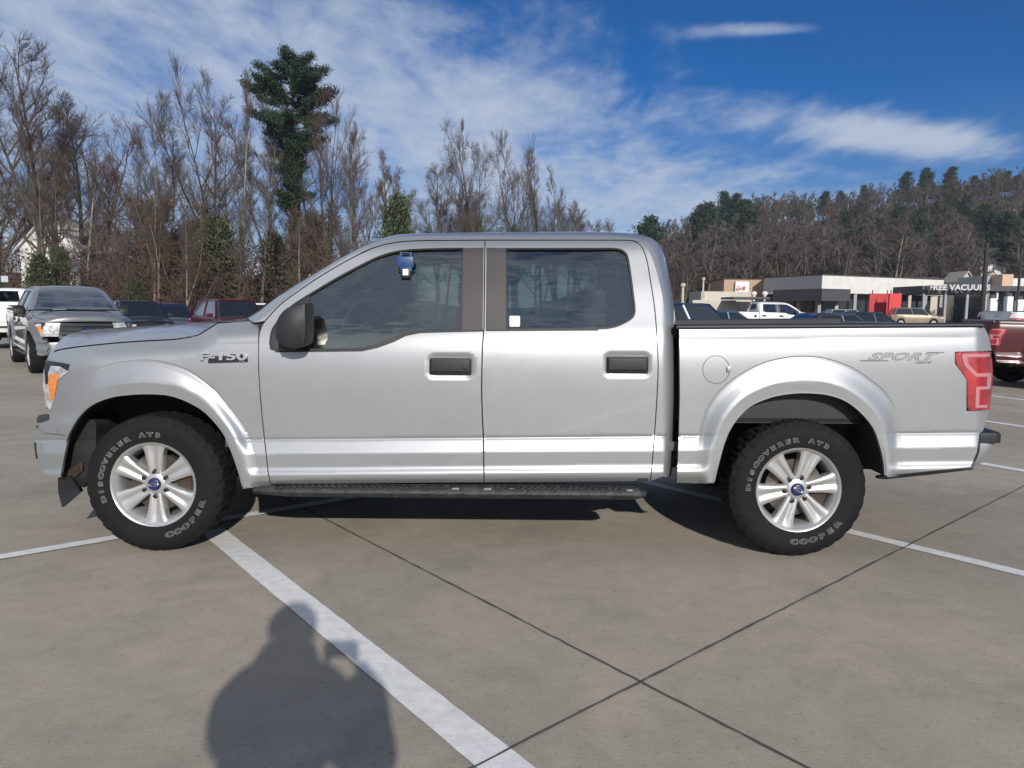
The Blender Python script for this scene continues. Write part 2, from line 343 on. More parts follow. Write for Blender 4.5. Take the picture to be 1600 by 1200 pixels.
def panel(name, outer, holes=(), mode='cab', off=0.0, m=None, parent=None, flange=0.022, far_parent=None, gx=7.0, gy=3.2, far=True):
    m = m or PAINT
    loops = [dens(outer)] + [dens(h) for h in holes]
    pts, edges = [], []
    for lp in loops:
        b = len(pts); pts += lp; edges += [(b + i, b + (i + 1) % len(lp)) for i in range(len(lp))]
    P = np.array(loops[0]); x0, y0 = P.min(0); x1, y1 = P.max(0)
    xs = np.arange(x0 + gx / 2, x1, gx); ys = list(np.arange(y0 + gy / 2, y1, gy)); g = []
    rows = [-2.6, -1, 0, 1, 2.6, 17, 22, 44, 47, 51, 54, 58, 64]
    for i, x in enumerate(xs):
        l = float(yL(x)); col = [y for y in ys if min(abs(y - l - r) for r in rows) > 1.3] + [l + r for r in rows if y0 < l + r < y1]
        g += [(x, y) for y in col]
    g = np.array(g) if g else np.zeros((0, 2))
    if mode in ('fender', 'bed') and len(g) and x1 - x0 > 150:
        for crease, arch in ((CREASE_F, ARCH_F), (CREASE_R, ARCH_R)):
            if (mode == 'fender') != (arch is ARCH_F): continue
            dc_ = dist_pl(g[:, 0], g[:, 1], crease); da_ = dist_pl(g[:, 0], g[:, 1], arch); reg = pip(g[:, 0], g[:, 1], list(arch) + list(crease)[::-1])
            g = g[(dc_ > 3.4) & ((da_ > 4.0) | ~reg) & ~reg]
            C_ = np.array(cr(crease[::2], 5)); tg = np.gradient(C_, axis=0); nn_ = np.stack([tg[:, 1], -tg[:, 0]], 1) / np.hypot(*tg.T)[:, None]
            for o_ in (-2.6, -1.3, 0, 1.3, 2.6): g = np.vstack([g, C_ + nn_ * o_])
            # rings between the crease and the arch opening
            K_ = 150; tt = np.linspace(0, 1, K_)
            def resamp(pl):
                P_ = np.array(pl, float); L_ = np.r_[0, np.cumsum(np.hypot(*np.diff(P_, axis=0).T))]; return np.stack([np.interp(tt * L_[-1], L_, P_[:, i]) for i in (0, 1)], 1)
            Ra, Rc = resamp(arch), resamp(crease)
            for w_ in (.08, .16, .24, .32, .38, .44, .52, .62, .72, .80, .87): g = np.vstack([g, Ra * (1 - w_) + Rc * w_])
    if len(g):
        ok = pip(g[:, 0], g[:, 1], loops[0])
        for h in loops[1:]: ok &= ~pip(g[:, 0], g[:, 1], h)
        for lp in loops: ok &= dist_pl(g[:, 0], g[:, 1], list(lp) + [lp[0]]) > 1.0
        g = g[ok]
    allp = [Vector(p) for p in pts] + [Vector(p) for p in g.tolist()]
    vs, es, fs = delaunay_2d_cdt(allp, edges, [], 0, 1e-5)[:3]
    V = np.array([tuple(v) for v in vs]); Fa = np.array([tuple(f) for f in fs if len(f) == 3])
    C = V[Fa].mean(1); ok = pip(C[:, 0], C[:, 1], loops[0])
    for h in loops[1:]: ok &= ~pip(C[:, 0], C[:, 1], h)
    Fa = Fa[ok]
    e = .4
    Q = SP(V[:, 0], V[:, 1], mode, off)
    dx = SP(V[:, 0] + e, V[:, 1], mode, off) - SP(V[:, 0] - e, V[:, 1], mode, off)
    dy = SP(V[:, 0], V[:, 1] + e, mode, off) - SP(V[:, 0], V[:, 1] - e, mode, off)
    nn = np.cross(dx, dy); nn /= np.linalg.norm(nn, axis=1)[:, None] + 1e-12; nn *= np.where(nn[:, 1] > 0, -1, 1)[:, None]
    a, b, c = Q[Fa[:, 0]], Q[Fa[:, 1]], Q[Fa[:, 2]]
    flip = np.cross(b - a, c - a)[:, 1] > 0
    Fa[flip] = Fa[flip][:, ::-1]
    faces = [tuple(f) for f in Fa.tolist()]; nsm = len(faces); verts = Q.tolist(); norms = nn.tolist()
    if flange:
        cnt = {}
        for f in faces:
            for i in range(3):
                k = (f[i], f[(i + 1) % 3]); cnt[k] = 1
        bd = [k for k in cnt if (k[1], k[0]) not in cnt]
        mp = {}
        for k in bd:
            for v in k:
                if v not in mp:
                    mp[v] = len(verts); q = list(verts[v]); verts.append(q); q2 = [q[0], q[1] + flange, q[2]]; verts.append(q2)
                    nv = [nn[v][0], 0, nn[v][2]]; norms.append([0, -1, 0]); norms.append([0, -1, 0])
        for a_, b_ in bd:
            ia, ib = mp[a_], mp[b_]; faces.append((ib, ia, ia + 1, ib + 1))
            d = np.array(verts[ib]) - np.array(verts[ia]); nv = np.cross(d, [0, 1, 0]); nv = -nv / (np.linalg.norm(nv) + 1e-9)
            for q in (ia, ia + 1, ib, ib + 1): norms[q] = nv.tolist()
    sm = [True] * len(faces)
    o = mesh_obj(name, verts, faces, m, parent, smooth=sm)
    o.data.normals_split_custom_set_from_vertices([tuple(v) for v in norms])
    VN[o.name] = np.array(norms)
    if far:
        f = mirror_obj(o); f.parent = far_parent if far_parent is not None else parent
        return o, f
    return o, None

truck = thing('pickup_truck', 'big silver four door pickup parked side on across the foreground', 'pickup truck', tuple(ORG))
# ---- openings
FW = cr([(421, 535), (423, 521), (428, 509), (440, 494.5), (455, 478), (482, 460)], 4)[:-1] + cr([(482, 460), (525, 434.5), (575, 408), (600, 397.5), (625, 391.5), (655, 389), (690, 388)], 4)[:-1] + [(690, 388), (724, 387.5), (722.5, 516.5)] + \
    cr([(722.5, 516.5), (690, 517), (655, 518.5), (630, 523), (604, 533), (582, 541.5), (560, 545.5), (530, 546.5)], 4)[1:-1] + [(530, 546.5), (428, 547.5), (422.5, 545.5)]
RW = [(790, 388)] + cr([(955, 387.6), (967, 388.8), (976, 393), (981.5, 402), (986.5, 432), (990.5, 462), (992.5, 480), (991.5, 492), (984, 500.5), (966, 509.5), (950, 513.3), (935, 514)], 4) + [(790, 515)]
DF_OUT = cr([(424.5, 756), (420.5, 742), (416.6, 708), (413.2, 677), (408.6, 631), (405, 577), (405, 531), (409, 512), (416, 500.5)], 5)[:-1] + cr([(416, 500.5), (436, 479), (457, 462.5), (500, 433), (550, 404), (590, 386), (625, 378.8), (660, 376.6)], 5)[:-1] + [(660, 376.6), (757, 376)]
GAPB = [(757.6, 376), (757, 440), (756.2, 512), (753.6, 545), (752.4, 608), (753.6, 650), (755.2, 681), (756.4, 753.5)]
front_door_poly = DF_OUT + [(x - 1.0, y) for x, y in GAPB[1:]]
rear_gap = cr([(974, 376), (990, 377.5), (1001, 385), (1009, 403), (1015, 435), (1021.5, 477), (1024.5, 509), (1026.5, 540), (1027.5, 575), (1026, 616), (1022, 677), (1018, 727), (1015.5, 751.5)], 5)
rear_door_poly = [(x + 1.0, y) for x, y in GAPB][::-1] + rear_gap
fd, fdf = panel('front_door', front_door_poly, [FW], parent=truck, gx=5, gy=2.6)
rd, rdf = panel('rear_door', rear_door_poly, [RW], parent=truck, gx=5, gy=2.6)
# ---- cab side frame between the doors and the roof / rear corner
Bp = [(398, 504), (409, 498.5), (420, 490), (437, 475), (462, 455), (485, 438.5), (500, 428), (532, 408), (565, 390), (602, 377), (625, 373.2), (640, 372.2), (700, 371.8), (750, 371.6), (850, 371), (930, 371), (965, 371.5), (985, 373.5), (1003, 379), (1014, 391), (1021, 408), (1029, 435), (1036, 465), (1040.5, 499), (1043, 539), (1044.5, 608), (1041, 677), (1038, 723), (1036, 744)]
Sp = [(388, 497), (401, 489.5), (413, 480), (425, 470), (450, 453), (475, 437), (492, 427), (525, 407), (562, 385), (600, 371), (622, 366.5), (637, 365), (700, 364), (750, 363.6), (850, 363), (940, 362.5), (975, 363.8), (1000, 366.5), (1018, 371), (1030, 380.5), (1037.5, 396), (1044.5, 424), (1051, 461), (1055.5, 499), (1058.5, 540), (1060, 608), (1056.5, 677), (1052.5, 723), (1048, 744)]
Bd, Sd = [], []
for i in range(len(Bp) - 1):
    for k in range(3):
        t = k / 3; Bd.append((Bp[i][0] * (1 - t) + Bp[i + 1][0] * t, Bp[i][1] * (1 - t) + Bp[i + 1][1] * t)); Sd.append((Sp[i][0] * (1 - t) + Sp[i + 1][0] * t, Sp[i][1] * (1 - t) + Sp[i + 1][1] * t))
Bd.append(Bp[-1]); Sd.append(Sp[-1])
def smooth_line(P, it=3):
    P = np.array(P, float)
    for _ in range(it): P[1:-1] = .25 * P[:-2] + .5 * P[1:-1] + .25 * P[2:]
    return P
Bd = smooth_line(Bd); Sd = smooth_line(Sd)
inner = [(x - 1.8, y - 1.4) for x, y in DF_OUT[DF_OUT.index((660, 376.6)) - 40 + 0:] if y < 501 and x < 755] if False else []
dl = [p for p in DF_OUT if p[1] < 503]
inner = [(p[0] - (1.2 if p[0] < 590 else 0), p[1] - (1.6 if p[0] > 560 else 1.2)) for p in dl] + [(p[0] + 1.6, p[1] - 1.4 if p[0] < 995 else p[1]) for p in rear_gap]
side_poly = inner + [tuple(p) for p in Bd[::-1]]
cs, csf = panel('cab_frame', side_poly, parent=truck, gx=4, gy=2.6, flange=.01)
# backing shell behind the gaps
shell_poly = [(400, 510)] + [tuple(p) for p in Bd[3:]] + [(424, 753), (408, 640)]
sh, _ = panel('inner_shell', offset_poly([p for p in shell_poly], -2.0), [offset_poly(FW, 5), offset_poly(RW, 5)], off=.024, m=DARK, parent=truck, flange=.01, gx=12, gy=6)
# ---- roof band (pillar curve) and cross surfaces
nst = len(Bd)
sB = S(Bd[:, 0], Bd[:, 1], 'cab')
PB = SP(Bd[:, 0], Bd[:, 1], 'cab')
_rear = sst(1020, 1040, Sd[:, 0]); PS = at_depth(Sd[:, 0], Sd[:, 1], Y0 + sB + .115 + .085 * _rear) - ORG
def band(name, i0, i1, m, parent):
    vs, fs = [], []; nr = 9
    for i in range(i0, i1 + 1):
        for k in range(nr):
            a = k / (nr - 1); w = a ** .82; y = a ** 1.22
            vs.append((PB[i][0] + (PS[i][0] - PB[i][0]) * w, PB[i][1] + (PS[i][1] - PB[i][1]) * y, PB[i][2] + (PS[i][2] - PB[i][2]) * w))
    for i in range(i1 - i0):
        for k in range(nr - 1):
            a = i * nr + k; fs.append((a, a + 1, a + nr + 1, a + nr))
    o = mesh_obj(name, vs, fs, m, parent, smooth=True); f = mirror_obj(o); f.parent = parent; return o
band('roof_rail', 0, nst - 1, PAINT, truck)
def cross(name, E, m, parent, bxz=None, nv=24, vr=(0, 1), p=4.0, flip=False, thick=0):
    """surface across the vehicle between the near edge line E (local coords) and its mirror image"""
    vs, fs = [], []; E = np.array(E); n = len(E)
    vv = np.linspace(vr[0], vr[1], nv)
    for i in range(n):
        bxv, bzv = (bxz[i] if bxz is not None else (0, 0))
        for v in vv:
            k = 1 - abs(1 - 2 * v) ** p
            vs.append((E[i][0] + bxv * k, E[i][1] * (1 - 2 * v), E[i][2] + bzv * k))
    for i in range(n - 1):
        for j in range(nv - 1):
            a = i * nv + j; fs.append((a, a + 1, a + nv + 1, a + nv))
    o = mesh_obj(name, vs, fs, m, parent, smooth=True); return o
iw = int(np.argmin(np.abs(Sd[:, 0] - 600))); ir = int(np.argmin(np.abs(Sd[:, 0] - 1032))); ib = int(np.argmin(np.hypot(Sd[:, 0] - 1052, Sd[:, 1] - 469)))
nb = [( -.16 * (1 - i / iw) - .03, .01) for i in range(iw + 1)]
ws = cross('windshield', PS[:iw + 1], WGLASS, truck, nb, p=2.4)
cross('roof', PS[iw:ir + 1], PAINT, truck, [(-.03 * (1 - i / (ir - iw)), .012 + .02 * math.sin(math.pi * i / (ir - iw))) for i in range(ir - iw + 1)], p=2.5)
cross('cab_back', PS[ir:ib + 1], PAINT, truck, [(0.0, .0)] * (ib - ir + 1), vr=(0, .16), nv=4)
cross('cab_back', PS[ir:ib + 1], PAINT, truck, [(0.0, .0)] * (ib - ir + 1), vr=(.84, 1), nv=4)
cross('rear_window', PS[ir:ib + 1], WGLASS, truck, [(0.0, .0)] * (ib - ir + 1), vr=(.16, .84), nv=4)
cross('cab_back', PS[ib:], PAINT, truck, [(0.0, .0)] * (nst - ib), nv=4)
# ---- fender
fender_poly = [(402.6, 501.5), (404, 512), (403.2, 531), (403.2, 577), (406.8, 631), (411.4, 677), (414.8, 708), (418.6, 742), (422.5, 758)] + [(380, 764)] + ARCH_F[::-1][1:-1] + [(105, 680), (90, 678.5), (67, 676), (60, 670), (59, 659), (66, 652), (77, 650), (79, 642), (84.5, 626), (91, 594), (107, 581), (111, 568.5), (96, 565.5), (73, 562.5), (76, 556.5), (84, 550.5)] + [(x, y + 1.0) for x, y in cr(HOODLINE[2:-1], 3)]
panel('front_fender', fender_poly, mode='fender', parent=truck, gx=5, gy=3)
# ---- bed side
fuel = [(1119 + 21.5 * math.cos(a), 577.5 + 22 * math.sin(a)) for a in np.linspace(0, 2 * math.pi, 32, endpoint=False)]
TL = [(1492.5, 551), (1520, 549.5), (1546, 549.5), (1550, 562), (1551.3, 582), (1550, 612), (1546, 640.5), (1514, 641), (1511.5, 637), (1511, 592), (1496, 572), (1493.5, 565)]
bed_poly = [(1061.5, 512.5), (1300, 511), (1533, 509.5), (1539, 513), (1545, 526), (1549.5, 548), (1492, 549.6), (1492, 568), (1510, 592.5), (1510, 642.3), (1545.5, 642), (1541, 657), (1536, 673), (1530.5, 677), (1527, 705), (1517, 731), (1450, 738), (1384, 746)] + ARCH_R[::-1][1:-1] + [(1115, 756), (1057.5, 754), (1059.5, 720), (1061, 680), (1062.5, 620)]
bs, bsf = panel('bed_side', bed_poly, [fuel], mode='bed', parent=truck, gx=5, gy=3)
fp = [(1119 + 20.7 * math.cos(a), 577.5 + 21.2 * math.sin(a)) for a in np.linspace(0, 2 * math.pi, 32, endpoint=False)]
panel('fuel_door', fp, mode='bed', off=.001, parent=bs, far=False)
bmk = bmesh.new(); q = SP(1139, 577, 'bed', -.006); bx(bmk, q, (.022, .012, .03), .004); bm_obj('fuel_door_pull', bmk, PAINT, bs, True, 40)
panel('bed_backing', offset_poly(fuel, 3), mode='bed', off=.02, m=DARK, parent=bs, far=False)
# tail light
tl, tlf = panel('tail_light', TL, mode='bed', off=-.004, m=REDL, parent=truck, gx=4, gy=3)
strip = [(1503, 553.5), (1546, 552.5), (1547, 557.5), (1511, 558), (1512.5, 568), (1527, 583.5), (1549, 582.5), (1549, 588), (1547.5, 608), (1531, 609), (1530, 633), (1543.5, 632.5), (1543, 637), (1524, 637.5), (1525, 604.5), (1542, 603.5), (1543, 588.5), (1525, 589), (1507.5, 572), (1504.5, 563)]
panel('light_strip', strip, mode='bed', off=-.0065, m=PINKL, parent=tl, far_parent=tlf, flange=.003, gx=4, gy=3)
blk = [(1512, 642), (1546, 641)]
# lower black trim of the bed
panel('lower_trim', [(1374, 745), (1384, 743.5), (1450, 736.5), (1517, 729.5), (1527, 706), (1531, 678), (1533, 678), (1530.5, 706), (1519.5, 734), (1450, 742), (1384, 749), (1372, 748)], mode='bed', off=-.002, m=BLACKP, parent=truck, flange=.04)
# rail cap + bed interior
def capline(x): return float(np.interp(x, [1060, 1300, 1540], [512.8, 511.2, 509.6]))
E = []
for x in np.linspace(1057, 1536, 16):
    a = at_depth(x, capline(x) + .8, Y0 + .050) - ORG; E.append(a)
E = np.array(E)
vs, fs = [], []
prof = [(0, -.002), (-.004, .006), (0.0, .016), (.012, .021), (.075, .022), (.082, .012), (.082, -.05)]
for p_ in E:
    for dy_, dz_ in prof: vs.append((p_[0], p_[1] + dy_, p_[2] + dz_))
k = len(prof)
for i in range(len(E) - 1):
    for j in range(k - 1): a = i * k + j; fs.append((a, a + 1, a + k + 1, a + k))
fs.append(tuple(range((len(E) - 1) * k, len(E) * k)))
rc = mesh_obj('bed_rail_cap', vs, fs, BLACKP, truck, smooth=False); f = mirror_obj(rc); f.parent = truck
zt = float(E[:, 2].mean()); xb0 = float(E[0][0]) + .02; xb1 = float(E[-1][0]); yb = float(E[0][1]) + .08
bm = bmesh.new()
bx(bm, ((xb0 + xb1) / 2, 0, zt - .54), (xb1 - xb0, -2 * yb, .03)); bx(bm, (xb0 + .015, 0, zt - .28), (.03, -2 * yb, .55))
for s_ in (-1, 1): bx(bm, ((xb0 + xb1) / 2, s_ * (-yb - .01) * -1, zt - .28), (xb1 - xb0, .02, .54))
bm_obj('bed_liner', bm, BLACKP, truck)
# tailgate
bm = bmesh.new(); tg0 = SP(1541, 520, 'bed'); xt = float(tg0[0]) - .03
bx(bm, (xt, 0, zt - .235), (.06, 1.62, .50), .02); bx(bm, (xt + .035, 0, zt - .07), (.02, .22, .07), .008)
bm_obj('tailgate', bm, PAINT, truck, True, 40)
bm = bmesh.new(); bx(bm, (xt - .02, 0, zt - .36), (.05, 1.86, .72), .02); bm_obj('bed_end', bm, PAINT, truck, True, 40)
# rear bumper
zb = float(SP(1540, 684, 'bed')[2]); xbm = float(at_depth(1563, 684, Y0 + .12)[0] - ORG[0]); 
def plan_bar(name, x0, x1, zlo, zhi, half, m, round_=.06, bowx=.04, parent=truck, sg=1, tap=0.0):
    """bar across the vehicle with rounded plan corners: x0 inner, x1 outer"""
    out = []; n = 8
    ys = [-half]; 
    pl = [(x0, -half)] + [(x1 - sg * round_ * (1 - math.sin(a)), -half + round_ * (1 - math.cos(a)) * 1.0) for a in np.linspace(0, math.pi / 2, n)]
    mid = [(x1 + sg * bowx * (1 - (y / (half - round_)) ** 2), y) for y in np.linspace(-half + round_, half - round_, 15)[1:-1]]
    full = pl + mid + [(a, -b) for a, b in pl[::-1]]
    vs = []; 
    for z, sh_ in ((zlo, tap), (zlo + .02, tap * .5), (zhi - .012, 0), (zhi, .010)):
        for a, b in full: vs.append((a - sg * sh_, b * (1 - sh_ * .3), z))
    k = len(full); fs = []
    for r in range(3):
        for i in range(k): fs.append((r * k + i, r * k + (i + 1) % k, (r + 1) * k + (i + 1) % k, (r + 1) * k + i))
    fs.append(tuple(range(k))[::-1]); fs.append(tuple(range(3 * k, 4 * k)))
    o = mesh_obj(name, vs, fs, m, parent); o.data.polygons.foreach_set('use_smooth', [True] * len(fs)); o.data.set_sharp_from_angle(angle=R_(35)); return o
xin = float(at_depth(1531, 690, Y0 + .10)[0] - ORG[0])
z_t = float(at_depth(1545, 676.5, Y0 + .10)[2]); z_m = float(at_depth(1545, 692, Y0 + .10)[2]); z_l = float(at_depth(1535, 730, Y0 + .10)[2])
rb = plan_bar('rear_bumper', xin, float(at_depth(1559, 700, Y0 + .14)[0] - ORG[0]), z_l, z_m, .90, PAINT, .10, .05, tap=.09)
plan_bar('step_pad', xin, float(at_depth(1562, 684, Y0 + .14)[0] - ORG[0]), z_m - .001, z_t, .905, BLACKP, .05, .05, parent=rb)
# ---- windows, seals, trims, handles
seal = panel('window_seal', offset_poly(FW, .6), [offset_poly(FW, -2.0)], off=-.0015, m=SEAL, parent=fd, far_parent=fdf, flange=.016, gx=30, gy=30)
panel('window_seal', offset_poly(RW, .6), [offset_poly(RW, -2.2)], off=-.0015, m=SEAL, parent=rd, far_parent=rdf, flange=.016, gx=30, gy=30)
sail = [p for p in FW if p[0] < 484 and p[1] < 548] 
sail_poly = [(483.5, 547)] + [(422.5, 546.5)] + [p for p in FW[:0]] + [p for p in offset_poly(FW, -.5) if p[0] <= 483 and p[1] < 545] + [(483.5, 459.5)]
panel('mirror_sail', sail_poly, off=.003, m=BLACKP, parent=fd, far_parent=fdf, gx=14, gy=8)
panel('window_glass', [(480, 547.5)] + [(480, 462)] + [p for p in offset_poly(FW, .3) if p[0] > 482 and p[1] < 545 and p[1] < 517] + [p for p in offset_poly(FW, .3) if p[0] > 482 and p[1] >= 517], off=.011, m=GLASS, parent=fd, far_parent=fdf, flange=0, gx=16, gy=8)
panel('window_glass', offset_poly(RW, .3), off=.011, m=GLASS, parent=rd, far_parent=rdf, flange=0, gx=16, gy=8)
panel('pillar_trim', [(723.6, 387.5), (755.8, 387), (755, 440), (754.2, 515.5), (722.2, 516.6)], off=-.003, m=TRIM, parent=fd, far_parent=fdf, flange=.012, gx=8, gy=6)
panel('pillar_trim', [(760.2, 387), (790.4, 387.6), (790.4, 515), (758.8, 515.5)], off=-.003, m=TRIM, parent=rd, far_parent=rdf, flange=.012, gx=8, gy=6)
panel('belt_strip', [(612, 530.5), (632, 521.3), (655, 517.2), (755, 515), (755, 517.8), (657, 520.2), (634, 525), (615, 534.5), (590, 543.5), (565, 549), (430, 550.5), (430, 547.2), (562, 546), (588, 540.2)], off=-.003, m=SEAL, parent=fd, far_parent=fdf, flange=.01, gx=30, gy=30)
panel('belt_strip', [(759, 514.5), (935, 513.6), (935, 516.4), (759, 517.2)], off=-.003, m=SEAL, parent=rd, far_parent=rdf, flange=.01, gx=30, gy=30)
def handle(hx, hy, par, parf, lock):
    for pr, sg in ((par, 1), (parf, -1)):
        bm = bmesh.new(); c = SP(hx, hy, 'cab', 0.0); w = .236; h = .094
        a = bx(bm, (c[0], c[1] - .004, c[2]), (w, .026, h), .011, seg=3)
        bx(bm, (c[0], c[1] - .020, c[2] + .004), (w * .93, .016, h * .74), .007, seg=3)
        if lock: lathe(bm, [(0.0001, -.041), (.009, -.040), (.011, -.034), (.011, -.02)], 14, 'Y', (c[0] + w * .36, c[1] + .002, c[2] - .004))
        if sg < 0:
            for v in bm.verts: v.co.y *= -1
        bm_obj('door_handle', bm, BLACKP, pr, True, 40)
handle(*HANDLES[0], fd, fdf, True); handle(*HANDLES[1], rd, rdf, False)
# mirror
for pr, sg in ((fd, 1), (fdf, -1)):
    bm = bmesh.new()
    ym = Y0 - .13
    ol = cr([(438, 521), (440, 502), (450, 486), (464, 477), (484, 473.5), (487, 480), (487.5, 510), (486, 534), (480, 541.5), (462, 544), (448, 540), (440, 532), (438, 521)], 4)[:-1]
    rows = [(0.0, .90), (0.004, .96), (0.03, 1.0), (.09, 1.02), (.16, .99), (.20, .85), (.215, .6)]
    cxm, cym = 464, 509; rg = []
    for dy_, k_ in rows:
        rg.append([bm.verts.new(tuple((at_depth(cxm + (x - cxm) * k_ - 9, cym + (y - cym) * k_, ym) + np.array([0, dy_, 0]) - ORG) * np.array([1, sg, 1]))) for x, y in ol])
    for A, B in zip(rg, rg[1:]):
        for i in range(len(ol)): bm.faces.new((A[i], A[(i + 1) % len(ol)], B[(i + 1) % len(ol)], B[i]))
    bm.faces.new(rg[0]); bm.faces.new(rg[-1][::-1])
    c = at_depth(456, 538, Y0 + .02) - ORG
    bx(bm, (c[0], sg * c[1], c[2] - .0), (.09, .18, .055), .015)
    mi = bm_obj('door_mirror', bm, BLACKP, pr, True, 50)
    bm = bmesh.new(); c = at_depth(478, 503, ym + .10) - ORG
    bx(bm, (c[0] - .004, sg * c[1], c[2]), (.006, .15, .17), .002); bm_obj('mirror_glass', bm, CHROME, mi)
# ---- hood
HS = [(60, 566), (72.6, 562), (80.6, 548), (87, 537), (93.5, 530.5), (108, 524.5), (124, 520.5), (150, 517), (192, 512), (240, 508.5), (275, 505.5), (330, 501.5), (393, 499.5), (460, 499)]
hp = cr([(84, 549.5)] + HOODLINE[2:-1], 3)
hn = SP([p[0] for p in hp], [p[1] - 1.0 for p in hp], 'fender')
vvs = np.linspace(0, .62, 30)
def crown(P):
    lo, hi = 0.0, .35
    for _ in range(24):
        c = (lo + hi) / 2; k_ = 1 - np.abs(1 - 2 * vvs) ** 3.2
        pts = np.stack([np.full_like(vvs, P[0]), P[1] * (1 - 2 * vvs), P[2] + c * k_], 1) + ORG
        x_, y_ = proj(pts); over = np.max(polyl(HS, x_) - y_)
        if over > 0: hi = c
        else: lo = c
    return lo
cz = [crown(P) for P in hn]
hood = cross('hood', hn, PAINT, truck, [(-.10 * max(0, 1 - i / 8), cz[i]) for i in range(len(hn))], p=3.2, nv=40)
# hood front lip down to the grille
fr_ = [(84, 549.5), (78, 555), (75, 560.5), (74, 566)]
fn = SP([p[0] for p in fr_], [p[1] for p in fr_], 'fender')
cross('hood_lip', fn, PAINT, hood, [(-.10, cz[0]), (-.12, cz[0] * .85), (-.13, cz[0] * .6), (-.13, cz[0] * .3)], p=3.2, nv=40)
cowl = SP([341, 360, 385, 399], [504, 503, 503, 503], 'fender')
cross('cowl_panel', cowl, PAINT, truck, [(0, .02), (0, .015), (-.05, .0), (-.10, -.01)], p=3, nv=24)
# ---- headlight
HLP = [(73, 563), (96, 566), (110.5, 569), (106.5, 580.5), (90.5, 593.5), (84, 626), (78.5, 641), (71.5, 634), (67, 600), (68.5, 575)]
hl, hlf = panel('headlight', HLP, mode='fender', off=.004, m=CLEARL, parent=truck, gx=4, gy=3)
panel('turn_signal', [(76, 585), (91.5, 584), (90, 594), (84, 622), (78, 626), (75, 600)], mode='fender', off=.0005, m=AMBER, parent=hl, far_parent=hlf, gx=4, gy=3, flange=.003)
panel('lamp_bezel', [(68.5, 575), (73, 563.5), (96, 566.5), (109.5, 569.5), (105.5, 579.5), (101, 577), (94, 572.5), (79, 571), (75, 583), (75, 600), (71, 600)], mode='fender', off=.0005, m=BLACKP, parent=hl, far_parent=hlf, gx=4, gy=3, flange=.003)
panel('fog_bezel', [(57, 655), (60, 649), (68, 647.5), (77, 650), (76, 656), (66, 660), (58, 661)], mode='fender', off=-.004, m=LINER, parent=truck, gx=4, gy=3)
hlE = [SP(72, 565, 'fender'), SP(67.5, 600, 'fender'), SP(74, 640, 'fender')]
for vr in ((0.0, .17), (.83, 1.0)):
    cross('headlight_lens', hlE, CLEARL, hl if vr[0] < .5 else hlf, [(-.16, 0)] * 3, p=2.4, nv=10, vr=vr)
cross('grille', hlE + [SP(70, 652, 'fender')], BLACKP, truck, [(-.16, 0)] * 4, p=2.4, nv=30, vr=(.17, .83))
GR = COL.objects[-1] if False else None
gobj = [o for o in truck.children if o.name.startswith('grille')][0]
for k_, zz in enumerate((.18, .5, .82)):
    zq = hlE[0][2] * (1 - zz) + hlE[2][2] * zz; xq = hlE[1][0]
    e0 = np.array([xq - .012, hlE[1][1], zq + .022]); e1 = np.array([xq - .03, hlE[1][1], zq]); e2 = np.array([xq - .012, hlE[1][1], zq - .022])
    cross('grille_bar', [e0, e1, e2], LINER, gobj, [(-.16, 0)] * 3, p=2.4, nv=26, vr=(.19, .81))
bm = bmesh.new(); xc = hlE[1][0] - .215; zc_ = hlE[1][2]
lathe(bm, [(0.001, 0), (.11, .0), (.115, .01), (.12, .03)], 28, 'X', (0, 0, 0))
for v in bm.verts: v.co.z = v.co.z * .42 + zc_; v.co.x = xc - v.co.x
bm_obj('grille_emblem', bm, BLUE, gobj, True, 40)
# ---- front bumper
BP = [(55, 667), (67, 676.5), (85, 679), (107, 680.5), (101, 708), (94.5, 744), (75, 745.5), (62, 731), (56.5, 719), (53.5, 700), (52.6, 686)]
bmp, bmpf = panel('front_bumper', BP, mode='bed', m=PAINT, parent=truck, gx=4, gy=3)
be = [SP(x, y, 'bed') for x, y in ((55, 667), (52.8, 686), (53.8, 700), (57, 720), (63, 732), (75, 745))]
cross('bumper_face', be, PAINT, bmp, [(-.13, 0)] * 6, p=2.4, nv=30)
cross('bumper_top', [SP(55, 667, 'bed'), SP(60, 668, 'bed') + np.array([.12, .05, .02])], LINER, bmp, [(-.13, 0), (-.13, 0)], p=2.4, nv=30)
cross('lower_intake', [SP(59, 660, 'fender'), SP(60, 668, 'bed') + np.array([.10, .05, .02])], BLACKP, bmp, [(-.15, 0), (-.13, 0)], p=2.4, nv=30)
panel('bumper_slot', [(53.2, 690), (56, 692), (57, 706), (59, 716), (56.2, 717), (54, 703)], mode='bed', off=-.003, m=SEAL, parent=bmp, far_parent=bmpf, flange=.003, gx=4, gy=3)
bm = bmesh.new()
a = SP(92, 757, 'bed'); bx(bm, (a[0] + .18, 0, a[2] - .03), (.05, 1.5, .16), .01); bm_obj('air_dam', bm, BLACKP, truck)
c0 = [(90, 747), (110, 744), (126, 768), (97, 793), (91, 770)]
panel('air_deflector', c0, mode='bed', off=.10, m=BLACKP, parent=truck, flange=.03)
panel('front_splash_liner', [(104, 686), (112, 676), (135, 652), (150, 660), (150, 720), (131, 762), (112, 756), (96, 746), (101, 720)], mode='bed', off=.14, m=DARK, parent=truck, flange=.35)
panel('splash_bracket', [(101, 737), (118, 728), (127, 722), (129, 735), (112, 750), (103, 750)], mode='bed', off=.12, m=STEELR, parent=truck, flange=.03, far=False)
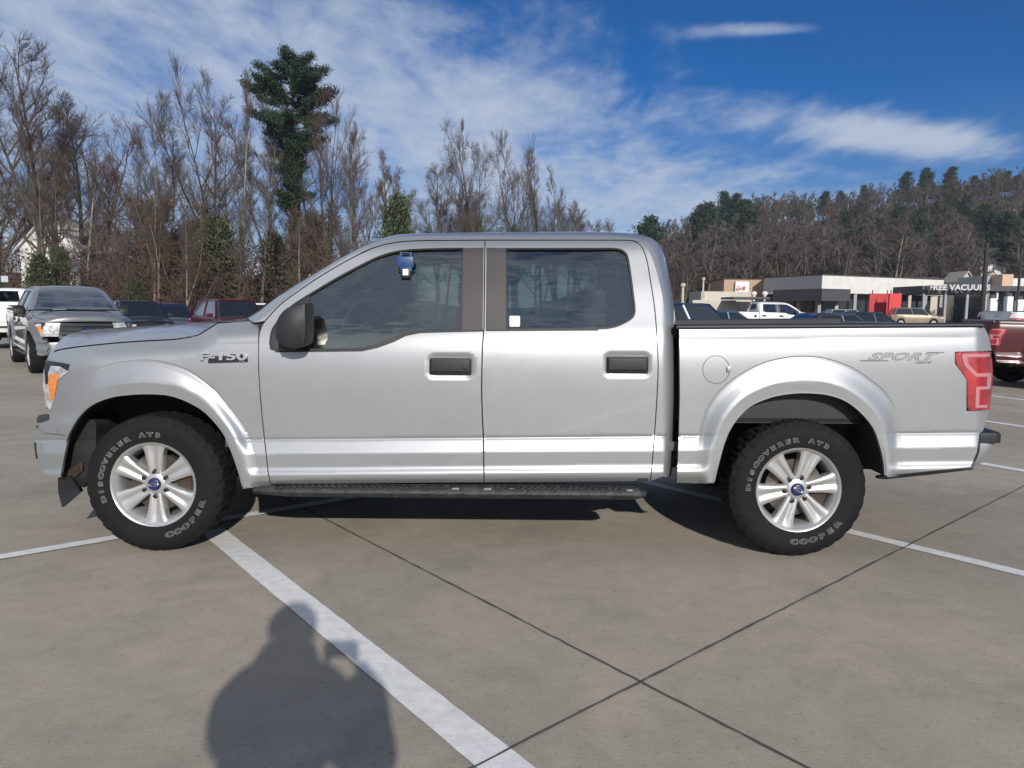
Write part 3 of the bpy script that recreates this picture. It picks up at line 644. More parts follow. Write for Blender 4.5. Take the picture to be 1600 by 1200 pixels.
# ---- badges
def decal(name, body, cx_, cy_, wpx, hpx, mode, m, parent, shear=0, off=-.004, th=.003, spacing=1.0, bold=0.0, bevel=0.0):
    vs, fs = text_mesh(body, 1.0, th / 2 if th else 0, bevel, shear, spacing, bold)
    A = np.array([tuple(v) for v in vs]); mn, mx = A.min(0), A.max(0)
    X = (A[:, 0] - (mn[0] + mx[0]) / 2) / (mx[0] - mn[0]) * wpx + cx_
    Yp = cy_ - (A[:, 1] - (mn[1] + mx[1]) / 2) / (mx[1] - mn[1]) * hpx
    zz = A[:, 2] - mn[2]
    P = SP(X, Yp, mode, off); P[:, 1] -= zz if th else 0
    return mesh_obj(name, P.tolist(), fs, m, parent)
fen = [o for o in truck.children if o.name.startswith('front_fender')][0]
bg_, _ = panel('badge_base', [(325, 562), (330, 556.5), (386, 555.5), (387, 565.5), (325, 567.5)], mode='fender', off=-.006, m=SEAL, parent=fen, far=False, flange=.006)
decal('badge_lettering', 'F-150', 349.5, 556.5, 74, 12.5, 'fender', CHROME, fen, off=-.012, th=.008, bold=.03, bevel=.0)
decal('badge_small_lettering', 'XL', 378, 563, 10, 4.0, 'fender', CHROME, fen, off=-.012, th=.003)
DEC = mat('decal_grey', (0.16, 0.155, 0.15), .5, var=.1)
def outline_text(name, body, cx_, cy_, wpx, hpx, mode, m, parent, shear, off, sx=1.0, wid=.05):
    cu = bpy.data.curves.new('t', 'FONT'); cu.body = body; cu.size = 1; cu.shear = shear; cu.space_character = 1.12; cu.fill_mode = 'NONE'; cu.bevel_depth = wid; cu.bevel_resolution = 0; cu.offset = .012; cu.align_x = 'CENTER'; cu.align_y = 'CENTER'; cu.resolution_u = 3
    o = bpy.data.objects.new('t', cu); COL.objects.link(o); dg = bpy.context.evaluated_depsgraph_get(); dg.update()
    me = bpy.data.meshes.new_from_object(o.evaluated_get(dg)); A = np.array([tuple(v.co) for v in me.vertices]); fs = [tuple(p.vertices) for p in me.polygons]
    bpy.data.objects.remove(o); bpy.data.curves.remove(cu)
    mn, mx = A.min(0), A.max(0)
    X = (A[:, 0] - (mn[0] + mx[0]) / 2) / (mx[0] - mn[0]) * wpx + cx_; Yp = cy_ - (A[:, 1] - (mn[1] + mx[1]) / 2) / (mx[1] - mn[1]) * hpx
    P = SP(X, Yp, mode, off); P[:, 1] += A[:, 2] * .02
    return mesh_obj(name, P.tolist(), fs, m, parent)
outline_text('decal_lettering', 'SPORT', 1412, 557, 112, 12.5, 'bed', DEC, bs, .5, -.0015, wid=.028)
decal('decal_tail', '-', 1366, 563.4, 44, 1.8, 'bed', DEC, bs, off=-.002, th=.001)
decal('decal_tail', '-', 1462, 550.6, 26, 1.6, 'bed', DEC, bs, off=-.002, th=.001)
decal('decal_small_lettering', '4x4', 1443.5, 565.8, 28, 4.2, 'bed', DEC, bs, shear=.4, off=-.002, th=.001, bold=.03)
panel('glass_sticker', rrect(796, 493.5, 812.5, 510.5, 2), off=.0085, m=mat('sticker_white', (.62, .62, .6), .6, var=.15, vscale=60), parent=rd, far=False, flange=.001, gx=6, gy=6)
# ---- wheel wells, running board, chassis
for arch, nm in ((ARCH_F, 0), (ARCH_R, 1)):
    cx_ = sum(p[0] for p in arch) / len(arch)
    md = 'fender' if nm == 0 else 'bed'
    A = [SP(x, y, md, .012) for x, y in arch]
    for sg in (1, -1):
        vs, fs = [], []
        for p_ in A:
            for q, gsc in ((0, 1.0), (.06, 1.03), (.42, 1.04)):
                vs.append((WX[nm] - ORG[0] + (p_[0] - (WX[nm] - ORG[0])) * gsc, sg * (p_[1] + q), WZ + (p_[2] - WZ) * gsc))
        n_ = len(A)
        for i in range(n_ - 1):
            for j in range(2): a = i * 3 + j; fs.append((a, a + 1, a + 4, a + 3))
        b0 = len(vs); vs.append((WX[nm] - ORG[0], sg * (A[0][1] + .42), WZ))
        for i in range(n_ - 1): fs.append((i * 3 + 2, b0, (i + 1) * 3 + 2))
        mesh_obj('wheel_liner', vs, fs, LINER, truck, smooth=False)
        # painted arch lip
rbL = at_depth(386, 768, Y0 + .02) - ORG; rbR = at_depth(1012, 768, Y0 + .02) - ORG
zr = (rbL[2] + rbR[2]) / 2; xL_, xR_ = rbL[0], rbR[0]
for sg in (-1, 1):
    bm = bmesh.new(); y_ = -1 + .10
    n_ = 60; ring = []
    for i in range(n_ + 1):
        t = i / n_; x = xL_ + .02 + (xR_ - xL_ - .02) * t
        e_ = min(1.0, t * 9) if t < .5 else min(1.0, (1 - t) * 30)
        e_ = .55 + .45 * math.sin(e_ * math.pi / 2)
        ring.append([bm.verts.new((x, sg * (y_ + .085 * math.cos(a) * (1 if math.cos(a) > 0 else e_)), zr + .042 * math.sin(a) * e_ - .012)) for a in np.linspace(0, 2 * math.pi, 12, endpoint=False)])
    for A, B in zip(ring, ring[1:]):
        for k in range(12): bm.faces.new((A[k], A[(k + 1) % 12], B[(k + 1) % 12], B[k]))
    bm.faces.new(ring[0]); bm.faces.new(ring[-1][::-1])
    rbo = bm_obj('running_board', bm, mat('worn_black', (0.03, 0.031, 0.033), .55, var=.5, vscale=22, bump=.35, bscale=70), truck, True, 50)
    for seg0, seg1 in ((.07, .50), (.62, .95)):
        bm = bmesh.new(); k_ = int((seg1 - seg0) * 62)
        for i in range(k_):
            x = xL_ + (xR_ - xL_) * (seg0 + (seg1 - seg0) * i / k_); bx(bm, (x, sg * (y_ - .05), zr + .016), (.012, .06, .016), .003, rot=None)
        bx(bm, (xL_ + (xR_ - xL_) * (seg0 + seg1) / 2, sg * (y_ - .05), zr + .012), ((xR_ - xL_) * (seg1 - seg0), .05, .008)); bm_obj('step_tread', bm, BLACKP, rbo)
    for t in (.13, .37, .52, .60, .66, .955):
        bm = bmesh.new(); x = xL_ + (xR_ - xL_) * t; bx(bm, (x, sg * (y_ - .066), zr + (.012 if t > .5 else -.03)), (.012 + .03 * (t > .5), .014, .013), .005)
        bm_obj('step_scuff', bm, mat('road_dirt', (0.22, 0.19, 0.15), .9, var=.5, vscale=40), rbo)
bm = bmesh.new()
for sg in (-1, 1):
    bx(bm, (0.35, sg * .45, .50), (4.9, .10, .16)); bx(bm, (-0.9 + .3, sg * .80, zr + .08), (.06, .34, .04)); bx(bm, (.95, sg * .80, zr + .08), (.06, .34, .04))
bx(bm, (-.05, 0, .585), (2.5, 1.74, .06)); bx(bm, (-.2, 0, .47), (1.6, .5, .2)); bx(bm, (WX[0] - ORG[0], 0, .78), (1.0, 1.1, .5)); bx(bm, (WX[1] - ORG[0] - .9, .35, .5), (.9, .4, .24), .04)
bx(bm, (WX[1] - ORG[0] + .75, 0, .56), (.7, 1.1, .16)); bx(bm, (WX[1] - ORG[0] + .1, 0, .78), (1.9, 1.1, .12))
tube(bm, [(WX[1] - ORG[0], -.75, WZ), (WX[1] - ORG[0], .75, WZ)], .05); lathe(bm, [(.001, -.15), (.12, -.12), (.16, 0), (.12, .12), (.001, .15)], 14, 'Y', (WX[1] - ORG[0], 0, WZ))
tube(bm, [(WX[0] - ORG[0], -.75, WZ), (WX[0] - ORG[0], .75, WZ)], .04)
tube(bm, [(-.3, .2, .42), (WX[1] - ORG[0] - .4, .3, .42), (WX[1] - ORG[0] + .3, .45, .62), (WX[1] - ORG[0] + .9, .5, .5)], .035)
for sg in (-1, 1): tube(bm, [(WX[1] - ORG[0] - .65, sg * .52, .52), (WX[1] - ORG[0], sg * .52, WZ - .06), (WX[1] - ORG[0] + .7, sg * .52, .60)], .03, 6)
bm_obj('chassis', bm, DARK, truck)
# ---- wheels
def outline_char(ch, size, wid=.0016):
    cu = bpy.data.curves.new('t', 'FONT'); cu.body = ch; cu.size = size; cu.fill_mode = 'NONE'; cu.bevel_depth = wid; cu.bevel_resolution = 0; cu.align_x = 'CENTER'; cu.align_y = 'CENTER'; cu.resolution_u = 3; cu.offset = .0015
    o = bpy.data.objects.new('t', cu); COL.objects.link(o); dg = bpy.context.evaluated_depsgraph_get(); dg.update(); me = bpy.data.meshes.new_from_object(o.evaluated_get(dg))
    v = [q.co.copy() for q in me.vertices]; f = [tuple(p.vertices) for p in me.polygons]; bpy.data.objects.remove(o); bpy.data.curves.remove(cu); return v, f
def make_wheel():
    w = bpy.data.objects.new('wheel', None); COL.objects.link(w)
    R = .400; wd = .27          # outer face towards -Y, origin on outer sidewall plane
    prof = [(.232, .022), (.238, .010), (.250, .004), (.262, .003), (.280, .000), (.305, -.004), (.330, -.004), (.352, .001), (.368, .010), (.380, .020), (.389, .026), (.3935, .040), (.396, .060), (.398, .085), (.3985, .135)]
    prof = prof + [(r, wd - a) for r, a in prof[:-1][::-1]]
    bm = bmesh.new(); n = 256; rings = lathe(bm, prof, n, 'Y')
    for j, ring in enumerate(rings):
        r0, a0 = prof[j]
        for k, v in enumerate(ring):
            t = 2 * math.pi * k / n; d = 0
            if r0 > .392:
                ph = (k + (2 if a0 > .13 else 0) + int(8 * math.sin(a0 * 60))) % 8
                d = .009 if ph in (0, 1) else 0
                if abs(a0 - .135) < .01 and k % 4 == 0: d = .008
                if j in (13, 15) and True: d = max(d, .0)
            elif r0 > .377: d = .0085 if (k % 8 in (0, 1, 2)) else -.001
            elif r0 > .366: d = .003 if (k % 8 in (0, 1, 2)) else 0
            r = r0 - d; v.co.x = r * math.cos(t); v.co.z = r * math.sin(t)
    ty = bm_obj('tyre', bm, RUBBER, w, True, 28)
    # raised white lettering
    def arc_text(body, rad, a_c, h, upright=True, stp=0, wx=1.0):
        vs, fs = [], []
        n_ = len(body); step = stp if stp else h * .92 / rad
        for i, ch in enumerate(body):
            if ch == ' ': continue
            v, f = outline_char(ch, h * 1.35)
            ang = a_c - (i - (n_ - 1) / 2) * step if upright else a_c + (i - (n_ - 1) / 2) * step
            b = len(vs)
            for q in v:
                x, y = q.x * wx, q.y
                if upright: rr = rad + y; aa = ang - x / rad
                else: rr = rad - y; aa = ang + x / rad
                vs.append((rr * math.cos(aa), -.0045 - q.z - (.003 if .29 < rr < .34 else 0.001), rr * math.sin(aa)))
            fs += [tuple(b + k for k in g) for g in f]
        return vs, fs
    V, Fc = [], []
    for v, f in (arc_text('DISCOVERER AT3', .290, R_(139), .025, True, R_(8.9), 1.45), arc_text('COOPER', .300, R_(-47), .028, False, R_(10.5), 1.6)):
        b = len(V); V += v; Fc += [tuple(b + k for k in g) for g in f]
    mesh_obj('tyre_lettering', V, Fc, WHITEL, w)
    # rim
    bm = bmesh.new()
    lathe(bm, [(.222, .055), (.226, .020), (.236, .006), (.243, .003), (.2455, .008), (.240, .018), (.236, .05)], 72)
    lathe(bm, [(.226, .022), (.215, .035), (.205, .10), (.20, .22)], 72)
    lathe(bm, [(.001, .026), (.050, .026), (.058, .030), (.074, .040), (.08, .06), (.001, .06)], 48)
    for s_ in range(6):
        a0 = R_(90 + 60 * s_); nr_, nw = 12, 13; g = []
        for i in range(nr_):
            t = i / (nr_ - 1); r = .040 + .186 * t; hw = .032 + .030 * t ** 1.2 + .010 * max(0, t - .8) * 5
            row = []
            for j in range(nw):
                u = -1 + 2 * j / (nw - 1)
                dep = .032 - .006 * math.sin(t * math.pi) - .012 * t ** 3
                gro = .010 * max(0, 1 - (abs(u) / .38) ** 2) * sst(.0, .25, t) * (1 - .5 * float(sst(.75, 1, t)))
                edge_ = .010 * max(0, (abs(u) - .72) / .28) ** 2
                x, y = r, u * hw
                row.append(bm.verts.new((x * math.cos(a0) - y * math.sin(a0), dep + float(gro) + edge_, x * math.sin(a0) + y * math.cos(a0))))
            g.append(row)
        for i in range(nr_ - 1):
            for j in range(nw - 1): bm.faces.new((g[i][j], g[i][j + 1], g[i + 1][j + 1], g[i + 1][j]))
        for jj in (0, nw - 1):
            lo_ = [bm.verts.new(v.co + Vector((0, .05, 0))) for v in [g[i][jj] for i in range(nr_)]]
            for i in range(nr_ - 1): bm.faces.new((g[i][jj], g[i + 1][jj], lo_[i + 1], lo_[i]))
    rim = bm_obj('rim', bm, ALU, w, True, 42)
    for s_ in range(6):
        bm = bmesh.new()
        a0 = R_(90 + 60 * s_); c_ = (.070 * math.cos(a0), .0, .070 * math.sin(a0))
        lathe(bm, [(.001, .012), (.008, .012), (.011, .018), (.0115, .05)], 6, 'Y', c_)
        lathe(bm, [(.0118, .0335), (.0165, .0335), (.0165, .05)], 16, 'Y', c_)
        bm_obj('lug_nut', bm, mat('dark_steel', (.05, .05, .052), .35, .8), w, False)
    bm = bmesh.new(); lathe(bm, [(.001, .008), (.026, .009), (.034, .012), (.0365, .018), (.037, .03)], 36); cap = bm_obj('centre_cap', bm, BLUE, w, True, 50)
    bm = bmesh.new(); lathe(bm, [(.0215, .0082), (.0235, .0068), (.0255, .0088)], 36)
    for v in bm.verts: v.co.z *= .42; v.co.x *= 1.15; v.co.y = v.co.y
    tube(bm, [(-.018, .0066, -.001), (-.013, .0066, .004), (-.010, .0066, -.004), (-.004, .0066, .002), (0, .0066, -.002), (.005, .0066, .002), (.009, .0066, -.002), (.018, .0066, .001)], .0010, 4)
    bm_obj('cap_emblem', bm, CHROME, cap, True)
    bm = bmesh.new(); lathe(bm, [(.06, .085), (.165, .085), (.165, .105), (.06, .105)], 40, closed=True); lathe(bm, [(.001, .06), (.07, .062), (.075, .11)], 24)
    bm_obj('brake_disc', bm, mat('brake_iron', (.075, .065, .055), .5, .7, var=.3, vscale=20), w, True, 40)
    bm = bmesh.new(); bx(bm, (.15, .09, -.02), (.09, .05, .17), .02); bm_obj('brake_caliper', bm, STEELR, w)
    bm = bmesh.new(); lathe(bm, [(.001, .16), (.21, .16), (.21, .18), (.001, .18)], 40); bm_obj('wheel_back', bm, DARK, w)
    return w
wheel0 = make_wheel()
spots = [(WX[0] - ORG[0], -1.0 + .012, 1, 0, 0), (WX[1] - ORG[0], -1.0 + .018, 1, -20, 0), (WX[0] - ORG[0], 1.0 - .012, -1, 0, 0), (WX[1] - ORG[0], 1.0 - .018, -1, 0, 0)]
for i, (x, y, sg, sp, steer) in enumerate(spots):
    w = wheel0 if i == 0 else copy_tree(wheel0)
    w.parent = truck; w.location = (x, y, .398)
    m_ = Matrix.Rotation(R_(steer) + (math.pi if sg < 0 else 0), 4, 'Z') @ Matrix.Rotation(R_(-sp), 4, 'Y')
    w.rotation_euler = m_.to_euler()
    if i == 1:   # rear lettering stays where the photograph shows it
        pass
# ---- interior
bm = bmesh.new()
x0_ = float(SP(425, 500)[0]); xs_ = float(SP(620, 500)[0]); xr_ = float(SP(930, 500)[0])
bx(bm, (x0_ + .18, 0, 1.02), (.5, 1.7, .42), .08); bx(bm, ((x0_ + xr_) / 2 + .1, 0, .63), (2.6, 1.8, .05))
bx(bm, (x0_ + .22, -.42, 1.24), (.22, .42, .07), .03)
bm_obj('dashboard', bm, GREYI, truck, True, 40)
bm = bmesh.new()
for k in range(24):
    pass
cw = Vector((x0_ + .50, -.42, 1.14)); rt = Matrix.Rotation(R_(-62), 3, 'Y')
pts = [cw + rt @ Vector((.19 * math.cos(a), .19 * math.sin(a), 0)) for a in np.linspace(0, 2 * math.pi, 33)]
tube(bm, pts, .017, 8, False); 
for a in (0, 2.2, 4.1): tube(bm, [cw, cw + rt @ Vector((.18 * math.cos(a), .18 * math.sin(a), 0))], .018, 6)
tube(bm, [cw, cw + rt @ Vector((0, 0, -.25))], .045, 8)
bm_obj('steering_wheel', bm, DARK, truck, True)
def seat(cx_, cy_, wd, back=True):
    bm = bmesh.new(); bx(bm, (cx_, cy_, .84), (.52, wd, .16), .05, seg=3)
    bx(bm, (0, 0, 0), (.14, wd * .96, .60), .05, seg=3)
    vs_ = bm.verts[:]
    new = [v for v in bm.verts if v.index == -1 or True][-1:]
    return bm
for cy_ in (-.44, .44):
    bm = bmesh.new(); bx(bm, (xs_ + .0, cy_, .84), (.52, .52, .16), .05, seg=3)
    bx(bm, (xs_ + .33, cy_, 1.13), (.14, .50, .56), .05, rot=None, seg=3)
    st = bm_obj('front_seat', bm, SEATM, truck, True, 60)
    bm = bmesh.new(); bx(bm, (xs_ + .37, cy_, 1.50), (.10, .27, .17), .04, seg=3); tube(bm, [(xs_ + .35, cy_ - .06, 1.38), (xs_ + .36, cy_ - .06, 1.46)], .007, 6); tube(bm, [(xs_ + .35, cy_ + .06, 1.38), (xs_ + .36, cy_ + .06, 1.46)], .007, 6)
    bm_obj('headrest', bm, SEATM, st, True, 60)
bm = bmesh.new(); bx(bm, (xr_ - .30, 0, .84), (.5, 1.5, .16), .05, seg=3); bx(bm, (xr_ + .02, 0, 1.12), (.14, 1.5, .56), .05, seg=3)
rs = bm_obj('rear_seat', bm, SEATM, truck, True, 60)
for cy_ in (-.5, 0, .5):
    bm = bmesh.new(); bx(bm, (xr_ + .05, cy_, 1.46), (.09, .24, .14), .035, seg=3); bm_obj('headrest', bm, SEATM, rs, True, 60)
# ---- lockbox hanging from the driver window
LBM = mat('lockbox_blue', (0.012, 0.05, 0.16), .45, var=.2, vscale=30)
c = SP(634, 408, 'cab', -.035) + ORG
lb = thing('key_lockbox', 'small blue key lockbox with white label hooked over the driver window', 'lockbox', tuple(c + np.array([0, 0, -.06])))
q = c - np.array([0, 0, -.0])
bm = bmesh.new(); bx(bm, (-.002, .0, .055), (.098, .036, .062), .008); bx(bm, (0, .003, .022), (.072, .036, .05), .008); bm_obj('lockbox_body', bm, LBM, lb, True, 40)
bm = bmesh.new(); bx(bm, (0, -.002, -.012), (.058, .034, .05), .008); bm_obj('lockbox_base', bm, SEAL, lb, True, 40)
bm = bmesh.new(); bx(bm, (0.001, -.021, -.004), (.032, .004, .036), .003); bm_obj('lockbox_label', bm, mat('label_white', (.75, .75, .7), .5), lb)
bm = bmesh.new(); bx(bm, (-.028, .005, .095), (.014, .02, .03), .004); bx(bm, (.028, .005, .095), (.014, .02, .03), .004); bx(bm, (0, .030, .108), (.07, .05, .006), .002); bm_obj('lockbox_hook', bm, LBM, lb)
# ================================================================= ground and markings
def conc():
    m = bpy.data.materials.new('concrete'); m.use_nodes = True; t = m.node_tree; b = t.nodes['Principled BSDF']; b.inputs['Roughness'].default_value = .82; b.inputs['Specular IOR Level'].default_value = .3
    tx = t.nodes.new('ShaderNodeTexCoord')
    def no(sc, det, rough=.55, dist=0.0, st=(1, 1, 1), rz=0):
        mp = t.nodes.new('ShaderNodeMapping'); mp.inputs['Scale'].default_value = st; mp.inputs['Rotation'].default_value = (0, 0, rz); t.links.new(tx.outputs['Object'], mp.inputs[0])
        n = t.nodes.new('ShaderNodeTexNoise'); n.inputs['Scale'].default_value = sc; n.inputs['Detail'].default_value = det; n.inputs['Roughness'].default_value = rough; n.inputs['Distortion'].default_value = dist
        t.links.new(mp.outputs[0], n.inputs['Vector']); return n.outputs['Fac']
    def ramp(src, a, b_, lo, hi):
        r = t.nodes.new('ShaderNodeMapRange'); r.inputs['From Min'].default_value = a; r.inputs['From Max'].default_value = b_; r.inputs['To Min'].default_value = lo; r.inputs['To Max'].default_value = hi; t.links.new(src, r.inputs[0]); return r.outputs[0]
    def mix(a, b_, f, mode='MIX'):
        x = t.nodes.new('ShaderNodeMix'); x.data_type = 'RGBA'; x.blend_type = mode
        for v, s in ((f, 'Factor'), (a, 'A'), (b_, 'B')):
            if isinstance(v, (int, float)): x.inputs[s].default_value = v
            elif isinstance(v, tuple): x.inputs[s].default_value = (*v, 1)
            else: t.links.new(v, x.inputs[s])
        return x.outputs['Result']
    big = no(.55, 6, .6, .6); big2 = no(1.7, 6, .65, .4); med = no(7, 5, .6); fine = no(90, 3, .7); broom = no(6, 3, .6, 0, (1, 14, 1), R_(40))
    c = mix((.352, .310, .250), (.272, .247, .204), ramp(big, .35, .65, 0, 1))
    c = mix(c, (.225, .213, .178), ramp(big2, .52, .70, 0, .75))
    c = mix(c, (.40, .345, .28), ramp(no(1.1, 4, .6, .3, (1, 1, 1), 1.1), .55, .72, 0, .6))
    c = mix(c, (1, 1, 1), 1.0, 'MULTIPLY') if False else c
    sc = math_n(t, 'MULTIPLY', ramp(med, .3, .7, .93, 1.07), ramp(fine, .3, .7, .90, 1.10))
    sc = math_n(t, 'MULTIPLY', sc, ramp(broom, .3, .7, .96, 1.04))
    blot = no(2.6, 8, .7, .8); c = mix(c, (.150, .138, .112), ramp(blot, .60, .78, 0, .35))
    rust = no(4.3, 6, .7, 0, (1, 1, 1), .7); c = mix(c, (.30, .205, .13), ramp(rust, .66, .76, 0, .45))
    drip = t.nodes.new('ShaderNodeTexVoronoi'); drip.inputs['Scale'].default_value = .9; t.links.new(tx.outputs['Object'], drip.inputs['Vector']); dr = ramp(math_n(t, 'ADD', drip.outputs['Distance'], math_n(t, 'MULTIPLY', med, .12)), .085, .125, .50, 0); c = mix(c, (.06, .055, .05), dr)
    pit = t.nodes.new('ShaderNodeTexVoronoi'); pit.inputs['Scale'].default_value = 38; t.links.new(tx.outputs['Object'], pit.inputs['Vector']); pr_ = ramp(pit.outputs['Distance'], .06, .14, .55, 1); sc = math_n(t, 'MULTIPLY', sc, pr_)
    sp_ = ramp(no(30, 5, .75), .58, .70, 1, .66); sc = math_n(t, 'MULTIPLY', sc, sp_)
    c = mix(c, sc, 1.0, 'MULTIPLY')
    t.links.new(c, b.inputs['Base Color'])
    bp = t.nodes.new('ShaderNodeBump'); bp.inputs['Strength'].default_value = .25; bp.inputs['Distance'].default_value = .004; t.links.new(fine, bp.inputs['Height']); t.links.new(bp.outputs[0], b.inputs['Normal'])
    return m
CONC = conc()
EARTH = mat('leaf_litter', (.075, .052, .035), .95, var=.5, vscale=.8, bump=.5, bscale=4)
WPAINT = mat('road_paint', (.66, .655, .64), .7, var=.10, vscale=18, bump=.2, bscale=120)
_t = WPAINT.node_tree; _b = _t.nodes['Principled BSDF']; _src = _b.inputs['Base Color'].links[0].from_socket
_tx = _t.nodes.new('ShaderNodeTexCoord'); _n = _t.nodes.new('ShaderNodeTexNoise'); _n.inputs['Scale'].default_value = 22; _n.inputs['Detail'].default_value = 8; _n.inputs['Roughness'].default_value = .75; _t.links.new(_tx.outputs['Object'], _n.inputs['Vector'])
_r = _t.nodes.new('ShaderNodeMapRange'); _r.inputs['From Min'].default_value = .60; _r.inputs['From Max'].default_value = .72; _r.inputs['To Max'].default_value = .75; _t.links.new(_n.outputs['Fac'], _r.inputs[0])
_m = _t.nodes.new('ShaderNodeMix'); _m.data_type = 'RGBA'; _m.inputs['B'].default_value = (.33, .30, .25, 1); _t.links.new(_r.outputs[0], _m.inputs['Factor']); _t.links.new(_src, _m.inputs['A']); _t.links.new(_m.outputs['Result'], _b.inputs['Base Color'])
JOINT = mat('joint_dark', (.07, .065, .058), .95, var=.3, vscale=12)
ASPH = mat('asphalt', (.05, .05, .052), .9, var=.2, vscale=3, bump=.3, bscale=60)
def sheet(name, pts, z, m, kind='structure'):
    o = mesh_obj(name, [(p[0], p[1], z) for p in pts], [tuple(range(len(pts)))], m); tag(o, kind=kind)
    if o.data.polygons[0].normal.z < 0: o.data.flip_normals()
    return o
sheet('ground', [(-1500, -900), (1500, -900), (1500, 2000), (-1500, 2000)], -.012, EARTH)
sheet('parking_lot', [(-60, -40), (90, -40), (90, 62), (20, 60), (-20, 44), (-60, 40)], 0.0, CONC)
sheet('road', [(-120, -70), (120, -70), (120, -40), (-120, -40)], -.004, ASPH)
u = np.array([math.cos(R_(128.6)), math.sin(R_(128.6))]); v = np.array([math.cos(R_(38.6)), math.sin(R_(38.6))])
def stripe(name, p, d, l0, l1, w, z, m, wob=0.0):
    n = np.array([-d[1], d[0]]); vs, fs = [], []; k = max(2, int(abs(l1 - l0) / .06)); rnd = random.Random(len(name) + int(p[0] * 10))
    for i in range(k + 1):
        q = p + d * (l0 + (l1 - l0) * i / k); a, b = (w / 2 + rnd.uniform(-wob, wob)), (w / 2 + rnd.uniform(-wob, wob))
        vs += [(*(q - n * a), z), (*(q + n * b), z)]
    for i in range(k): fs.append((2 * i, 2 * i + 1, 2 * i + 3, 2 * i + 2))
    o = mesh_obj(name, vs, fs, m); 
    if o.data.polygons[0].normal.z < 0: o.data.flip_normals()
    tag(o, kind='structure'); return o
J = on_ground(1002, 1059)[:2]
def gdir(a, b): 
    A, B = on_ground(*a)[:2], on_ground(*b)[:2]; return A, (B - A) / np.linalg.norm(B - A), np.linalg.norm(B - A)
A_, d_, l_ = gdir((1260, 1200), (515, 815)); stripe('expansion_joint', A_, d_, -8, l_ + 9, .011, .004, JOINT, .0028)
A_, d_, l_ = gdir((740, 1200), (1600, 760)); stripe('expansion_joint', A_, d_, -9, l_ + 14, .009, .0045, JOINT, .0026)
A_, d_, l_ = gdir((790, 1200), (346, 841)); stripe('parking_line', A_, d_, -4, l_ + .20, .142, .004, WPAINT, .002); dl_ = d_
B_, db_, lb_ = gdir((0, 872), (405, 803)); stripe('parking_line', B_, db_, -8, lb_ + 9, .095, .0085, WPAINT, .002)
A_ = on_ground(1480, 865)[:2]; A2, dc_, lc_ = gdir((1600, 897), (1340, 834)); stripe('parking_line', A2, dc_, -6, lc_ + 2.0, .10, .004, WPAINT, .002)
for (a, b) in (((1600, 736), (1548, 727)), ((1600, 667), (1545, 659)), ((1600, 625), (1552, 619))):
    A2, dd, ll = gdir(a, b); stripe('parking_line', A2, dd, -7, ll + 3.5, .12, .004, WPAINT, .002)
for px_, py_ in ((60, 640),):
    pass
# ================================================================= photographer (behind the camera, casts the shadow in the foreground)
SKIN = mat('skin', (.42, .26, .19), .5, var=.08)
JACK = mat('padded_jacket', (.03, .035, .05), .8, var=.2, bump=.4, bscale=25)
JEAN = mat('jeans', (.04, .06, .11), .9, var=.2)
def skin_body(name, V, E_, m, parent, sub=2):
    me = bpy.data.meshes.new(name); me.from_pydata([v[0] for v in V], E_, []); o = bpy.data.objects.new(name, me); COL.objects.link(o)
    sk = o.modifiers.new('s', 'SKIN'); sk.use_smooth_shade = True
    for i, v in enumerate(V):
        r = v[1]; me.skin_vertices[0].data[i].radius = (r, r) if not isinstance(r, tuple) else r
    me.skin_vertices[0].data[0].use_root = True
    ss = o.modifiers.new('u', 'SUBSURF'); ss.levels = sub; ss.render_levels = sub
    dg = bpy.context.evaluated_depsgraph_get(); dg.update(); m2 = bpy.data.meshes.new_from_object(o.evaluated_get(dg)); bpy.data.objects.remove(o)
    r = bpy.data.objects.new(name, m2); COL.objects.link(r); m2.materials.clear(); m2.materials.append(m); r.parent = parent; return r
PX, PY = -.145, -.36
person = thing('person', 'photographer in dark padded jacket and hat holding up a phone', 'person', (PX, PY, 0))
def q_(x, y, z): return (x, y, z)
# head, neck, hands as one body
V = [(q_(0, 0, 1.02), .13), (q_(0, 0, 1.22), .13), (q_(0, 0, 1.40), .10), (q_(0, .01, 1.47), .058), (q_(0, .03, 1.54), .06), (q_(0, .045, 1.60), .088), (q_(0, .04, 1.665), .092), (q_(0, .03, 1.71), .066),
     (q_(.19, 0, 1.385), .062), (q_(.35, .05, 1.16), .05), (q_(.28, .27, 1.30), .036), (q_(.215, .315, 1.362), .026),
     (q_(-.16, 0, 1.37), .062), (q_(-.19, .08, 1.20), .05), (q_(.04, .26, 1.28), .036), (q_(.085, .31, 1.362), .026),
     (q_(.10, 0, .92), .10), (q_(.12, .0, .50), .065), (q_(.13, -.03, .10), .045), (q_(.15, .10, .035), .035),
     (q_(-.10, 0, .92), .10), (q_(-.12, .0, .50), .065), (q_(-.14, -.03, .10), .045), (q_(-.16, .10, .035), .035)]
Ed = [(0, 1), (1, 2), (2, 3), (3, 4), (4, 5), (5, 6), (6, 7), (2, 8), (8, 9), (9, 10), (10, 11), (2, 12), (12, 13), (13, 14), (14, 15), (0, 16), (16, 17), (17, 18), (18, 19), (0, 20), (20, 21), (21, 22), (22, 23)]
body = skin_body('body', V, Ed, SKIN, person)
